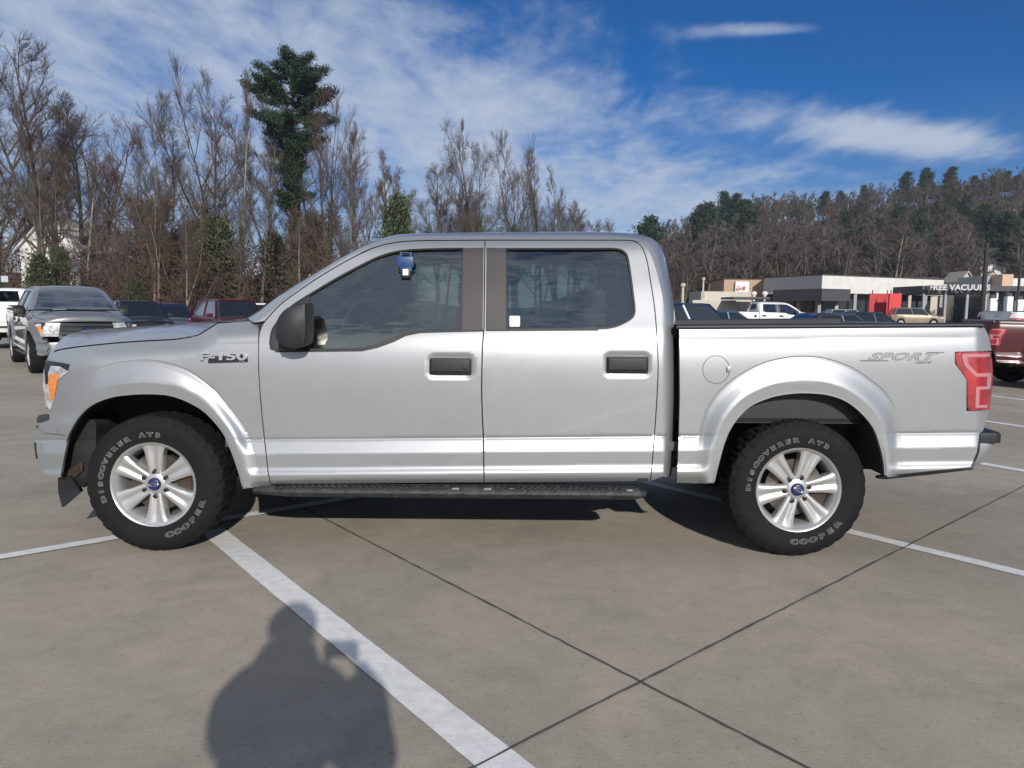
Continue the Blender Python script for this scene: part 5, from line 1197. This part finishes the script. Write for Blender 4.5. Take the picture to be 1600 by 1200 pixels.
# ================================================================= trees
BARK = mat('bark_brown', (.066, .052, .043), .95, var=.3, vscale=2.5); BARKG = mat('bark_grey', (.115, .10, .085), .95, var=.3, vscale=2.5); BARKP = mat('bark_pale', (.24, .215, .175), .9, var=.3, vscale=1.5)
TWIG = mat('twigs_brown', (.074, .054, .043), .95, var=.25, vscale=1.0); TWIGR = mat('twigs_red', (.088, .054, .040), .95, var=.25, vscale=1.0); TWIGG = mat('twigs_grey', (.084, .071, .062), .95, var=.2, vscale=1.0)
IVY = mat('ivy_leaves', (.045, .062, .020), .7, var=.5, vscale=2.0); PINE = mat('pine_needles', (.022, .045, .022), .8, var=.45, vscale=1.2); DRYL = mat('dry_leaves', (.075, .050, .033), .9, var=.4, vscale=1.5); CEDAR = mat('cedar_green', (.05, .055, .022), .8, var=.4, vscale=1.5)
def branch(rnd, p, d, L_, r0, r1, n, wob, up=.0):
    pts = [p]; d = d.normalized()
    for i in range(n):
        d = (d + Vector((rnd.gauss(0, wob), rnd.gauss(0, wob), rnd.gauss(0, wob) + up))).normalized(); pts.append(pts[-1] + d * (L_ / n))
    return pts, [r0 + (r1 - r0) * i / n for i in range(n + 1)]
def tubes_mesh(name, branches, ns=3):
    V, Fc = [], []
    for pts, rr, k in branches:
        P = np.array([tuple(p) for p in pts]); d = np.gradient(P, axis=0); d /= np.linalg.norm(d, axis=1)[:, None] + 1e-9
        a = np.cross(d, [.31, .17, .93]); a /= np.linalg.norm(a, axis=1)[:, None] + 1e-9; b = np.cross(d, a)
        base = len(V); n = len(P); ang = 2 * math.pi * np.arange(k) / k
        R = P[:, None, :] + (a[:, None, :] * np.cos(ang)[None, :, None] + b[:, None, :] * np.sin(ang)[None, :, None]) * np.array(rr)[:, None, None]
        V += R.reshape(-1, 3).tolist()
        for i in range(n - 1):
            for j in range(k): q = base + i * k; Fc.append((q + j, q + (j + 1) % k, q + k + (j + 1) % k, q + k + j))
    me = bpy.data.meshes.new(name); me.from_pydata(V, [], Fc); me.update(); return me
def bare_tree(seed, H=20.0, vase=.5, spread=.36, nl=16, lv=(9, 7, 4), tw=.0115, first=.22, twist=.06, fork=0):
    """returns (trunk mesh, crown mesh); height H"""
    rnd = random.Random(seed); T, C = [], []
    stems = [(Vector((0, 0, 0)), Vector((rnd.gauss(0, .03), rnd.gauss(0, .03), 1)), H * .93, H * .0125 + .03)]
    tp, tr = branch(rnd, Vector((0, 0, -.3)), stems[0][1], H * .93, H * .0125 + .04, .03, 12, twist * .6, .03)
    T.append((tp, tr, 7)); mains = [(tp, tr)]
    for f in range(fork):
        i = rnd.randint(2, 4); a = rnd.uniform(0, 6.28); d = Vector((math.cos(a) * .35, math.sin(a) * .35, 1)); p2, r2 = branch(rnd, tp[i], d, H * (.93 - i / 13), tr[i] * .75, .025, 9, twist, .06); T.append((p2, r2, 6)); mains.append((p2, r2))
    for mp, mr in mains:
        n_ = len(mp) - 1
        for i in range(nl if mp is tp else nl // 2):
            t = first + (1 - first) * (i + rnd.random()) / (nl if mp is tp else nl // 2) if mp is tp else .2 + .8 * rnd.random()
            t = min(t, .985); f = t * n_; k = int(f); p = mp[k].lerp(mp[k + 1], f - k); r = mr[k] * .55 + .01
            a = rnd.uniform(0, 6.28); el = rnd.uniform(.45, .95) + vase * t
            d = Vector((math.cos(a), math.sin(a), el)); Ln = H * spread * (1.05 - .72 * t) * rnd.uniform(.7, 1.2)
            p1, r1 = branch(rnd, p, d, Ln, min(r, .02 + Ln * .016), .018, 7, .10, .05); C.append((p1, r1, 5))
            for j in range(lv[0]):
                t2 = .2 + .8 * (j + rnd.random()) / lv[0]; f = min(t2, .99) * 7; k = int(f); q = p1[k].lerp(p1[k + 1], f - k)
                dd = (p1[k + 1] - p1[k]).normalized(); s = Vector((rnd.gauss(0, 1), rnd.gauss(0, 1), rnd.gauss(.25, .8))).normalized(); d2 = dd * .8 + s * .72
                L2 = Ln * .50 * rnd.uniform(.5, 1.1) * (1.15 - .5 * t2); p2, r2 = branch(rnd, q, d2, L2, max(tw * 1.3, r1[k] * .5), tw, 4, .13, .06); C.append((p2, r2, 3))
                for m_ in range(lv[1]):
                    f = (.15 + .84 * (m_ + rnd.random()) / lv[1]) * 4; k = int(min(f, 3.99)); q2 = p2[k].lerp(p2[k + 1], f - k)
                    dd = (p2[k + 1] - p2[k]).normalized(); s = Vector((rnd.gauss(0, 1), rnd.gauss(0, 1), rnd.gauss(.3, .8))).normalized(); d3 = dd * .95 + s * .6
                    L3 = max(.5, L2 * .62 * rnd.uniform(.5, 1.1)); p3, r3 = branch(rnd, q2, d3, L3, tw * .9, tw * .5, 2, .16, .05); C.append((p3, r3, 3))
                    for z in range(lv[2]):
                        f = (.2 + .8 * rnd.random()) * 1.99; k = int(f); q3 = p3[k].lerp(p3[k + 1], f - k); s = Vector((rnd.gauss(0, 1), rnd.gauss(0, 1), rnd.gauss(.4, .8))).normalized()
                        p4, r4 = branch(rnd, q3, (p3[k + 1] - p3[k]).normalized() + s * .55, L3 * .75, tw * .6, tw * .35, 1, .1); C.append((p4, r4, 3))
    return tubes_mesh('trunk', T), tubes_mesh('crown', C), mains
def leaf_mesh(name, centres, rnd, size, n_per=1, spread=.3, flat=0.0):
    V, Fc = [], []
    for c in centres:
        for _ in range(n_per):
            p = Vector(c) + Vector((rnd.gauss(0, spread), rnd.gauss(0, spread), rnd.gauss(0, spread))); s = size * rnd.uniform(.6, 1.4)
            n = Vector((rnd.gauss(0, 1), rnd.gauss(0, 1), rnd.gauss(flat, 1))).normalized(); a = n.orthogonal().normalized() * s; b = n.cross(a) * rnd.uniform(.5, .9); k = len(V)
            V += [tuple(p - a), tuple(p + b * .5), tuple(p + a), tuple(p - b)]; Fc.append((k, k + 1, k + 2, k + 3))
    me = bpy.data.meshes.new(name); me.from_pydata(V, [], Fc); me.update(); return me
def child(name, me, m, parent):
    o = bpy.data.objects.new(name, me); COL.objects.link(o); o.parent = parent
    if len(me.materials) == 0: me.materials.append(m)
    if me.materials[0] != m: o.material_slots[0].link = 'OBJECT'; o.material_slots[0].material = m
    return o
VARS = [bare_tree(1, vase=.8, spread=.34, nl=15, fork=1), bare_tree(2, vase=.5, spread=.40, nl=14, fork=2), bare_tree(3, vase=1.0, spread=.27, nl=15, first=.35, fork=0), bare_tree(4, vase=.6, spread=.36, nl=12, first=.3, twist=.09, fork=2), bare_tree(5, vase=.9, spread=.25, nl=15, first=.45, fork=1), bare_tree(6, vase=.4, spread=.42, nl=13, first=.25, twist=.12, fork=1)]
LOW = [bare_tree(20 + i, H=12, vase=v_, spread=s_, nl=10, lv=(7, 7, 0), tw=.036, first=.25, fork=f_) for i, (v_, s_, f_) in enumerate(((.6, .42, 1), (.8, .36, 0), (.4, .45, 1), (.9, .34, 2)))]
def put_tree(px, ytop, d, var, label, bark, twig, rot=None, group=None, sxy=1.0, low=False, cat='tree', name='bare_tree', base=None):
    lib = LOW if low else VARS; H = 12.0 if low else 20.0
    P = at_depth(px, 470, d); zb_ = float(hill_z(P[0], d)) if base is None else base; zt_ = float(at_depth(px, ytop, d)[2]); s = (zt_ - zb_) / H
    r = thing(name, label, cat, (float(P[0]), d, zb_ - .05), rot if rot is not None else (px * 1.7) % 6.28, group); r.scale = (s * sxy, s * sxy, s)
    t, c, mains = lib[var % len(lib)]; child('trunk', t, bark, r); child('crown', c, twig, r); return r
def ivy(root, var, upto, rad, seed, dens_=240, m=IVY, size=.16):
    rnd = random.Random(seed); mains = VARS[var][2]; cs_ = []
    for q, (mp, mr) in enumerate(mains):
        L_ = len(mp) - 1
        for _ in range(int(dens_ * (1 if q == 0 else .5))):
            f = rnd.random() ** .8 * upto * L_; k = min(int(f), L_ - 1); p = mp[k].lerp(mp[k + 1], f - k); a = rnd.uniform(0, 6.28); rr = (mr[k] + rad * rnd.random()) ; cs_.append((p.x + math.cos(a) * rr, p.y + math.sin(a) * rr, p.z))
    child('ivy', leaf_mesh('ivy', cs_, rnd, size, 5, rad * .35), m, root)
# --- named trees of the near wood edge (px, top y, depth, variant, bark, twigs, label)
NT = [(72, 52, 60, 0, BARK, TWIG, 1.0, 'tallest bare tree of the left wood with a broad fanned crown', None),
      (118, 128, 63, 2, BARK, TWIG, 1.1, 'bare tree leaning against the tallest crown on its right', None),
      (10, 125, 66, 1, BARK, TWIG, 1.0, 'bare tree cut by the left edge of the photo', None),
      (165, 185, 66, 3, BARK, TWIGR, .9, 'spreading bare tree between the tallest tree and the gap', None),
      (93, 235, 55, 4, BARK, TWIG, .9, 'ivy wrapped tree in front of the pale house roof', ('ivy', .48, .55)),
      (262, 175, 68, 3, BARKG, TWIGG, .8, 'slim bare tree leaning left of the twin trunks', None),
      (333, 125, 64, 1, BARK, TWIG, .72, 'dark forked bare tree left of the pale trunk', ('ivy', .3, .35)),
      (372, 98, 62, 2, BARKP, TWIGG, .5, 'tall bare tree with a long pale trunk left of the pine', ('ivyhigh', .42, .22)),
      (408, 150, 66, 4, BARKG, TWIGG, .9, 'bare tree directly left of the pine trunk', None),
      (480, 160, 70, 1, BARK, TWIG, .7, 'bare tree rising under the right side of the pine crown', None),
      (515, 150, 64, 3, BARK, TWIG, .62, 'dark crooked bare tree right of the pine', ('ivy', .4, .3)),
      (560, 195, 70, 0, BARKG, TWIGR, .62, 'reddish bare tree behind the roof front of the silver truck', None),
      (598, 225, 74, 2, BARKG, TWIGR, .8, 'thin bare tree at the right end of the left wood', None),
      (628, 262, 72, 4, BARKG, TWIGG, .9, 'last small bare tree before the open sky gap', None),
      (215, 220, 72, 5, BARK, TWIG, .7, 'bushy bare tree at the dip of the left wood skyline', None),
      (245, 300, 52, 5, BARKP, DRYL, .6, 'low crooked tree with brown leaves left of the ivy trunk', None),
      (290, 330, 50, 5, BARKP, TWIG, .5, 'short twisted pale tree behind the navy car', None),
      (686, 250, 84, 0, BARKG, TWIGG, .9, 'pale bare tree left of the ivy clad pair above the roof', None),
      (742, 193, 80, 1, BARK, TWIGG, .62, 'tallest bare tree above the truck roof with ivy clad forks', ('ivy', .5, .30)),
      (722, 280, 78, 3, BARK, TWIG, .5, 'short ivy clad stem left of the tallest roof tree', ('ivy', .72, .4)),
      (806, 208, 82, 3, BARKG, TWIGG, .62, 'loose bare tree above the rear door gap', ('ivy', .35, .25)),
      (846, 225, 84, 2, BARK, TWIGG, .8, 'slender bare tree right of the loose one above the roof', None),
      (868, 262, 80, 5, BARK, TWIG, .52, 'ivy clad leaning tree at the right of the roof group', ('ivy', .6, .35)),
      (905, 318, 88, 1, BARKG, TWIGG, .8, 'low bare tree at the right end of the roof group', None)]
for i, (px, yt, d, var, bk, tg_, sx, lb_, iv) in enumerate(NT):
    r = put_tree(px, yt, d, var, lb_, bk, tg_, None, 'bare trees of the wood edge', sx)
    if iv: ivy(r, var, iv[1], iv[2], i, 520 if px > 650 else (300 if iv[1] > .4 else 180), size=.2 if px > 650 else .16)
rnd = random.Random(15)
for i in range(10):
    px = 20 + 600 * (i + rnd.uniform(.1, .9)) / 10; put_tree(px, rnd.uniform(230, 345), rnd.uniform(50, 57), (4, 2, 5)[i % 3], 'slim grey trunk standing in front of the brown undergrowth', (BARKG, BARKP, BARK)[i % 3], TWIGG, rnd.uniform(0, 6), 'slim trunks at the front of the left wood', .75)
# brown screening trees behind
rnd = random.Random(77)
env = [(0, 190), (60, 170), (130, 200), (180, 260), (240, 290), (300, 240), (360, 200), (420, 190), (480, 210), (540, 250), (600, 280), (640, 320)]
for i in range(17):
    px = -30 + 670 * (i + rnd.random() * .8) / 17; d = rnd.uniform(72, 100); yt = polyl(env, px) + rnd.uniform(10, 130)
    put_tree(px, float(yt), d, rnd.randint(0, 5), 'brown bare tree deep in the wood behind the front row', (BARK, BARKG)[i % 2], (TWIG, TWIGR, TWIGG)[i % 3], rnd.uniform(0, 6), 'bare trees deep in the left wood', rnd.uniform(.8, 1.2))
for i in range(12):
    px = 660 + 270 * (i + rnd.random()) / 12; put_tree(px, rnd.uniform(290, 350), rnd.uniform(90, 115), rnd.randint(0, 5), 'faint low bare tree far behind the roof group', BARKG, TWIGG, rnd.uniform(0, 6), 'faint bare trees behind the roof group', 1.1)
for i in range(9):
    px = 940 + 130 * (i + rnd.random()) / 9; put_tree(px, rnd.uniform(395, 430), rnd.uniform(100, 112), rnd.randint(0, 5), 'small bare tree at the foot of the hill behind the cab corner', BARKG, TWIG, rnd.uniform(0, 6), 'small bare trees at the left foot of the hill', 1.2, base=0)
# --- pine
def pine_meshes(seed, H, first, spread, crownshape, nw, leafs, size):
    rnd = random.Random(seed); tp, tr = branch(rnd, Vector((0, 0, -.3)), Vector((.02, 0, 1)), H, H * .014 + .05, .04, 12, .02, .02); T = [(tp, tr, 7)]; cs_ = []
    for i in range(nw):
        t = first + (1 - first) * (i + .5) / nw; f = min(t, .995) * 12; k = min(int(f), 11); p = tp[k].lerp(tp[k + 1], f - k); nb_ = rnd.randint(4, 6)
        for j in range(nb_):
            a = rnd.uniform(0, 6.28); L_ = H * spread * crownshape(t) * rnd.uniform(.55, 1.15); d = Vector((math.cos(a), math.sin(a), rnd.uniform(.0, .45)))
            pb, rb_ = branch(rnd, p, d, L_, .05 + L_ * .012, .02, 5, .09, .06); T.append((pb, rb_, 4))
            for m_ in range(int(leafs * L_)):
                u_ = rnd.uniform(.30, 1.04) * 5; kk = min(int(u_), 4); q = pb[kk].lerp(pb[kk + 1], u_ - kk); cs_.append((q.x + rnd.gauss(0, .20), q.y + rnd.gauss(0, .20), q.z + rnd.uniform(-.02, .30)))
    return tubes_mesh('trunk', T), cs_, rnd
tm, cs_, rn = pine_meshes(8, 24, .42, .20, lambda t: .34 if t < .60 else (.35 + 3.4 * (t - .60)) if t < .80 else max(.25, 1.03 - (t - .80) * 3.2), 17, 26, .2)
lm = leaf_mesh('needles', cs_, rn, .085, 20, .17, 1.2)
P = at_depth(456, 470, 66); zt_ = float(at_depth(456, 78, 66)[2]); s = zt_ / 24
pt = thing('pine_tree', 'tall pine with a dark green top above the bare wood', 'tree', (float(P[0]), 66, 0), .6); pt.scale = (s, s, s); child('trunk', tm, BARK, pt); child('needles', lm, PINE, pt)
# evergreen shrubs and cedars in the wood edge
EG = []
for k in range(3):
    rn = random.Random(90 + k); cs2 = []
    for i in range(420):
        z = rn.random() ** .8; a = rn.uniform(0, 6.28); r_ = rn.random() ** .5 * (.42 * (1 - z) ** .6 + .08) * (1 + .25 * math.sin(a * 3 + z * 9)); cs2.append((math.cos(a) * r_ * 4, math.sin(a) * r_ * 4, z * 6))
    EG.append((tubes_mesh('trunk', [([Vector((0, 0, -.2)), Vector((.05, 0, 3)), Vector((0, .05, 5.6))], [.14, .10, .03], 6)]), leaf_mesh('foliage', cs2, rn, .10, 22, .24)))
BTt = bare_tree(41, H=8, vase=.25, spread=.5, nl=14, lv=(8, 7, 3), tw=.02, first=.3, fork=2); rn = random.Random(4); _co = [tuple(v.co) for v in BTt[1].vertices]; BT = (BTt[0], BTt[1], None, leaf_mesh('foliage', rn.sample([c for c in _co if c[2] > 3.5], 1500), rn, .07, 4, .2))
ES = [(100, 392, 52, CEDAR, 'dark green thicket behind the grey pickup roof', .8), (345, 345, 56, CEDAR, 'green cedar clump left of the pale trunk base', 1.3), (322, 370, 57, IVY, 'lower green cedar clump behind the navy car', 1.2), (430, 370, 60, CEDAR, 'olive green clump left of the truck windscreen', 1.2), (622, 312, 68, IVY, 'tall dark green shrub above the front of the truck roof', .9), (65, 400, 50, CEDAR, 'small green clump just left of the grey pickup roof', 1.2), (212, 440, 49, CEDAR, 'low green shrub behind the black car', 1.5), (240, 310, 58, DRYL, 'rounded brown leafed small tree in the middle of the left wood', 2.3), (470, 330, 66, DRYL, 'brown leafed tree under the pine', 2.0)]
for i, (px, yt, d, m, lb_, sx) in enumerate(ES):
    P = at_depth(px, 470, d); zt_ = float(at_depth(px, yt, d)[2]); s = zt_ / 6; r = thing('evergreen_shrub' if m != DRYL else 'brown_tree', lb_, 'shrub', (float(P[0]), d, float(hill_z(P[0], d))), i * 1.3); r.scale = (s * sx * .7, s * sx * .7, s)
    if m == DRYL: r.scale = (s * .75, s * .75, s * .72); child('trunk', BT[0], BARK, r); child('crown', BT[1], TWIGR, r); child('foliage', BT[3], DRYL, r)
    else: child('trunk', EG[i % 3][0], BARK, r); child('foliage', EG[i % 3][1], m, r)
# undergrowth: countless stems and dead vines along the wood edge
def brush(name, px0, px1, dr, hh, n, m, seed, tw=.018):
    rnd = random.Random(seed); B = []
    for i in range(n):
        px = rnd.uniform(px0, px1); d = rnd.uniform(*dr)
        if (20 < px < 140 and rnd.random() < .72) or (405 < px < 458 and rnd.random() < .8): continue
        P = at_depth(px, 470, d); z0 = float(hill_z(P[0], d)); h = rnd.uniform(*hh) * (.8 + .4 * math.sin(px * .05 + seed)); b = Vector((float(P[0]), d, z0 - .1))
        pts, rr = branch(rnd, b, Vector((rnd.gauss(0, .3), rnd.gauss(0, .3), 1)), h, .03, tw * .7, 4, .16, .05); B.append((pts, rr, 3))
        for j in range(9):
            k = rnd.randint(0, 3); q = pts[k].lerp(pts[k + 1], rnd.random()); p2, r2 = branch(rnd, q, Vector((rnd.gauss(0, 1), rnd.gauss(0, 1), rnd.gauss(.5, .8))), h * rnd.uniform(.15, .38), tw, tw * .5, 3, .2, .03); B.append((p2, r2, 3))
            for k_ in range(2):
                q2 = p2[1].lerp(p2[2], rnd.random()); p3, r3 = branch(rnd, q2, Vector((rnd.gauss(0, 1), rnd.gauss(0, 1), rnd.gauss(.3, .8))), h * .14, tw * .8, tw * .4, 2, .2); B.append((p3, r3, 3))
    me = tubes_mesh(name, B); me.materials.append(m); o = bpy.data.objects.new(name, me); COL.objects.link(o); return tag(o, kind='stuff')
tag(brush('undergrowth', -60, 640, (50, 64), (2.5, 7), 760, TWIGR, 5), 'brown leafless undergrowth and vines along the foot of the left wood', 'undergrowth')
tag(brush('undergrowth', -60, 650, (64, 92), (3.5, 7.5), 700, TWIG, 6, .024), 'taller tangled brown undergrowth deeper inside the left wood', 'undergrowth')
tag(brush('undergrowth', 980, 1640, (104, 122), (2, 5), 700, TWIG, 7, .03), 'brown scrub at the foot of the hill behind the shops', 'undergrowth')
rn = random.Random(11); cs3 = []
for i in range(1500):
    px = rn.uniform(-60, 645); d = rn.uniform(52, 76); P = at_depth(px, 470, d); cs3.append((float(P[0]), d, float(hill_z(P[0], d)) + rn.random() ** 1.6 * 5.5))
me = leaf_mesh('dry_vines', cs3, rn, .12, 14, .55); me.materials.append(DRYL); o = bpy.data.objects.new('dry_vines', me); COL.objects.link(o); tag(o, 'brown dead leaves and vines hanging in the left wood edge', 'vines', kind='stuff')
# houses glimpsed through the trees
def z_at(px, py, d): return float(at_depth(px, py, d)[2])
hA = gable('house', 'white house glimpsed through the trees at the far left', 36, 128, 63, 388, 338, WHITEW, mat('white_roof', (.60, .58, .54), .8, var=.1), 9, base=0, wins=3)
gable('house', 'small white house glimpsed low through the trees left of the windscreen', 416, 448, 66, 410, 386, WHITEW, GREYW, 6, base=0, wins=1)
hB = gable('house', 'white house between trees high on the right of the hill', 1526, 1568, 164, 402, 388, WHITEW, GREYW, 8, base=10, wins=2)
# --- hillside wood
rnd = random.Random(3); n_ind = 0; B_stuff = []
PM = pine_meshes(31, 12, .25, .26, lambda t: 1.15 - t, 11, 16, .3); PM_l = leaf_mesh('needles', PM[1], PM[2], .16, 9, .28, .8)
def sky_y(px): return polyl([(930, 420), (980, 372), (1040, 345), (1070, 320), (1100, 325), (1130, 305), (1200, 318), (1280, 314), (1340, 298), (1400, 276), (1450, 268), (1500, 262), (1600, 258), (1800, 250)], px)
spots_ = []
for row, d in enumerate((118, 126, 134, 143, 153, 164, 176, 190, 205, 222, 240, 257, 270)):
    X0, X1 = (965 - 800) / F_PX * d, (1640 - 800) / F_PX * d; nn_ = int((X1 - X0) / 3.1)
    for i in range(nn_): spots_.append((X0 + (X1 - X0) * (i + rnd.random()) / nn_, d + rnd.uniform(-5, 5)))
spots_.sort(key=lambda s_: s_[1])
HL = 'grey brown bare tree among many on the wooded hillside'
for X, d in spots_:
    zg = float(hill_z(X, d)); h = rnd.uniform(8.5, 13.0) + (2.0 if d < 135 else 0) - (2.5 if d > 215 else 0)
    px = 800 + X / d * F_PX
    if X < 26 and d < 150: h *= .8
    if 1515 < px < 1580 and d < 166: continue
    if n_ind < 285:
        r = thing('hillside_tree', HL, 'tree', (X, d, zg - .1), rnd.uniform(0, 6.28), 'bare trees on the hillside'); s = h / 12; r.scale = (s * rnd.uniform(.9, 1.3),) * 2 + (s,)
        t, c, _ = LOW[rnd.randint(0, 3)]; child('trunk', t, (BARK, BARKG, BARKG, BARKG, BARK, BARKP)[rnd.randint(0, 5)], r); child('crown', c, (TWIG, TWIGG, TWIGG)[rnd.randint(0, 2)], r); n_ind += 1
    else: B_stuff.append((X, d, zg, h / 12, rnd.uniform(0, 6.28), rnd.randint(0, 3)))
LA = []
for t, c, _ in LOW:
    vv_, ff_ = [], []; b = 0
    for me in (t, c):
        co = np.empty(len(me.vertices) * 3); me.vertices.foreach_get('co', co); vv_.append(co.reshape(-1, 3)); f = np.empty(len(me.polygons) * 4, int); me.polygons.foreach_get('vertices', f); ff_.append(f.reshape(-1, 4) + b); b += len(me.vertices)
    LA.append((np.vstack(vv_), np.vstack(ff_)))
AV, AF, b = [], [], 0
for X, d, zg, s, a, k in B_stuff:
    v_, f_ = LA[k]; ca, sa = math.cos(a), math.sin(a); R3 = np.array([[ca, -sa, 0], [sa, ca, 0], [0, 0, 1]]); AV.append(v_ @ R3.T * np.array([s * 1.15, s * 1.15, s]) + np.array([X, d, zg])); AF.append(f_ + b); b += len(v_)
if AV:
    AV = np.vstack(AV); AF = np.vstack(AF); me = bpy.data.meshes.new('far_wood'); me.vertices.add(len(AV)); me.vertices.foreach_set('co', AV.ravel()); me.loops.add(AF.size); me.loops.foreach_set('vertex_index', AF.ravel().astype(np.int32)); me.polygons.add(len(AF)); me.polygons.foreach_set('loop_start', np.arange(0, AF.size, 4, dtype=np.int32)); me.polygons.foreach_set('loop_total', np.full(len(AF), 4, np.int32)); me.update(calc_edges=True); me.materials.append(TWIGG)
    o = bpy.data.objects.new('far_wood', me); COL.objects.link(o); tag(o, 'bare grey brown wood covering the upper hillside', 'wood', kind='stuff')
# pines on the hill: (px, top y, depth)
def hill_words(px, yt):
    row = 'on the skyline' if yt - sky_y(px) < 8 else ('low on the slope' if yt > 375 else 'partway up the slope')
    for lim, w in ((1010, 'just right of the silver cab'), (1060, 'right of the cab corner'), (1110, 'above the cream block'), (1180, 'above the tan block'), (1260, 'above the white crew cab'), (1310, 'above the shop corner'), (1350, 'above the middle of the shop fascia'), (1410, 'above the red panels'), (1450, 'above the right end of the shop'), (1490, 'above the vacuum sign'), (1540, 'above the dark utility pole'), (9999, 'above the car wash')):
        if px < lim: return row + ' ' + w
HPN = [(1003, 338, 150), (1016, 352, 146), (1088, 322, 190), (1098, 316, 196), (1132, 299, 215), (1142, 304, 205), (1150, 312, 190), (1168, 312, 200), (1280, 300, 235), (1302, 298, 245), (1320, 330, 190), (1332, 318, 200), (1340, 345, 165), (1345, 290, 250), (1402, 270, 255), (1432, 262, 262), (1440, 266, 255), (1468, 305, 210), (1480, 300, 215), (1500, 290, 225), (1470, 262, 262), (1405, 395, 130), (1425, 398, 128), (1385, 405, 122), (1262, 410, 122), (1500, 395, 128), (1160, 330, 170), (1570, 275, 250), (1110, 340, 180)]
_r9 = random.Random(9); HPN += [(p_, float(sky_y(p_)) + _r9.uniform(6, 90), 0) for p_ in [1000 + 600 * (k + _r9.random()) / 52 for k in range(52)]]
HPN = [(a, b, c if c else 255 - min(125, (b - float(sky_y(a))) * 1.25)) for a, b, c in HPN]
for i, (px, yt, d) in enumerate(HPN):
    P = at_depth(px, 470, d); zg = float(hill_z(P[0], d)); zt_ = float(at_depth(px, yt, d)[2]); s = max(.5, (zt_ - zg) / 12); r = thing('hill_pine', 'dark green pine ' + hill_words(px, yt), 'tree', (float(P[0]), d, zg), i * 2.1, 'pines on the hillside'); w = min(s, 1.5) * 1.35; r.scale = (w, w, s); child('trunk', PM[0], BARK, r); child('needles', PM_l, PINE, r)
# ================================================================= haze: the air between the camera and the hill
bm = bmesh.new(); bx(bm, (60, 195, 42), (760, 690, 90)); hz = bm_obj('haze', bm, None); tag(hz, kind='stuff')
hm = bpy.data.materials.new('haze_air'); hm.use_nodes = True; t_ = hm.node_tree; t_.nodes.clear(); ho = t_.nodes.new('ShaderNodeOutputMaterial'); pv_ = t_.nodes.new('ShaderNodeVolumePrincipled')
pv_.inputs['Color'].default_value = (.80, .88, 1, 1); pv_.inputs['Density'].default_value = .00030; pv_.inputs['Anisotropy'].default_value = .1; t_.links.new(pv_.outputs[0], ho.inputs['Volume']); hz.data.materials.append(hm)
SC.cycles.volume_bounces = 0
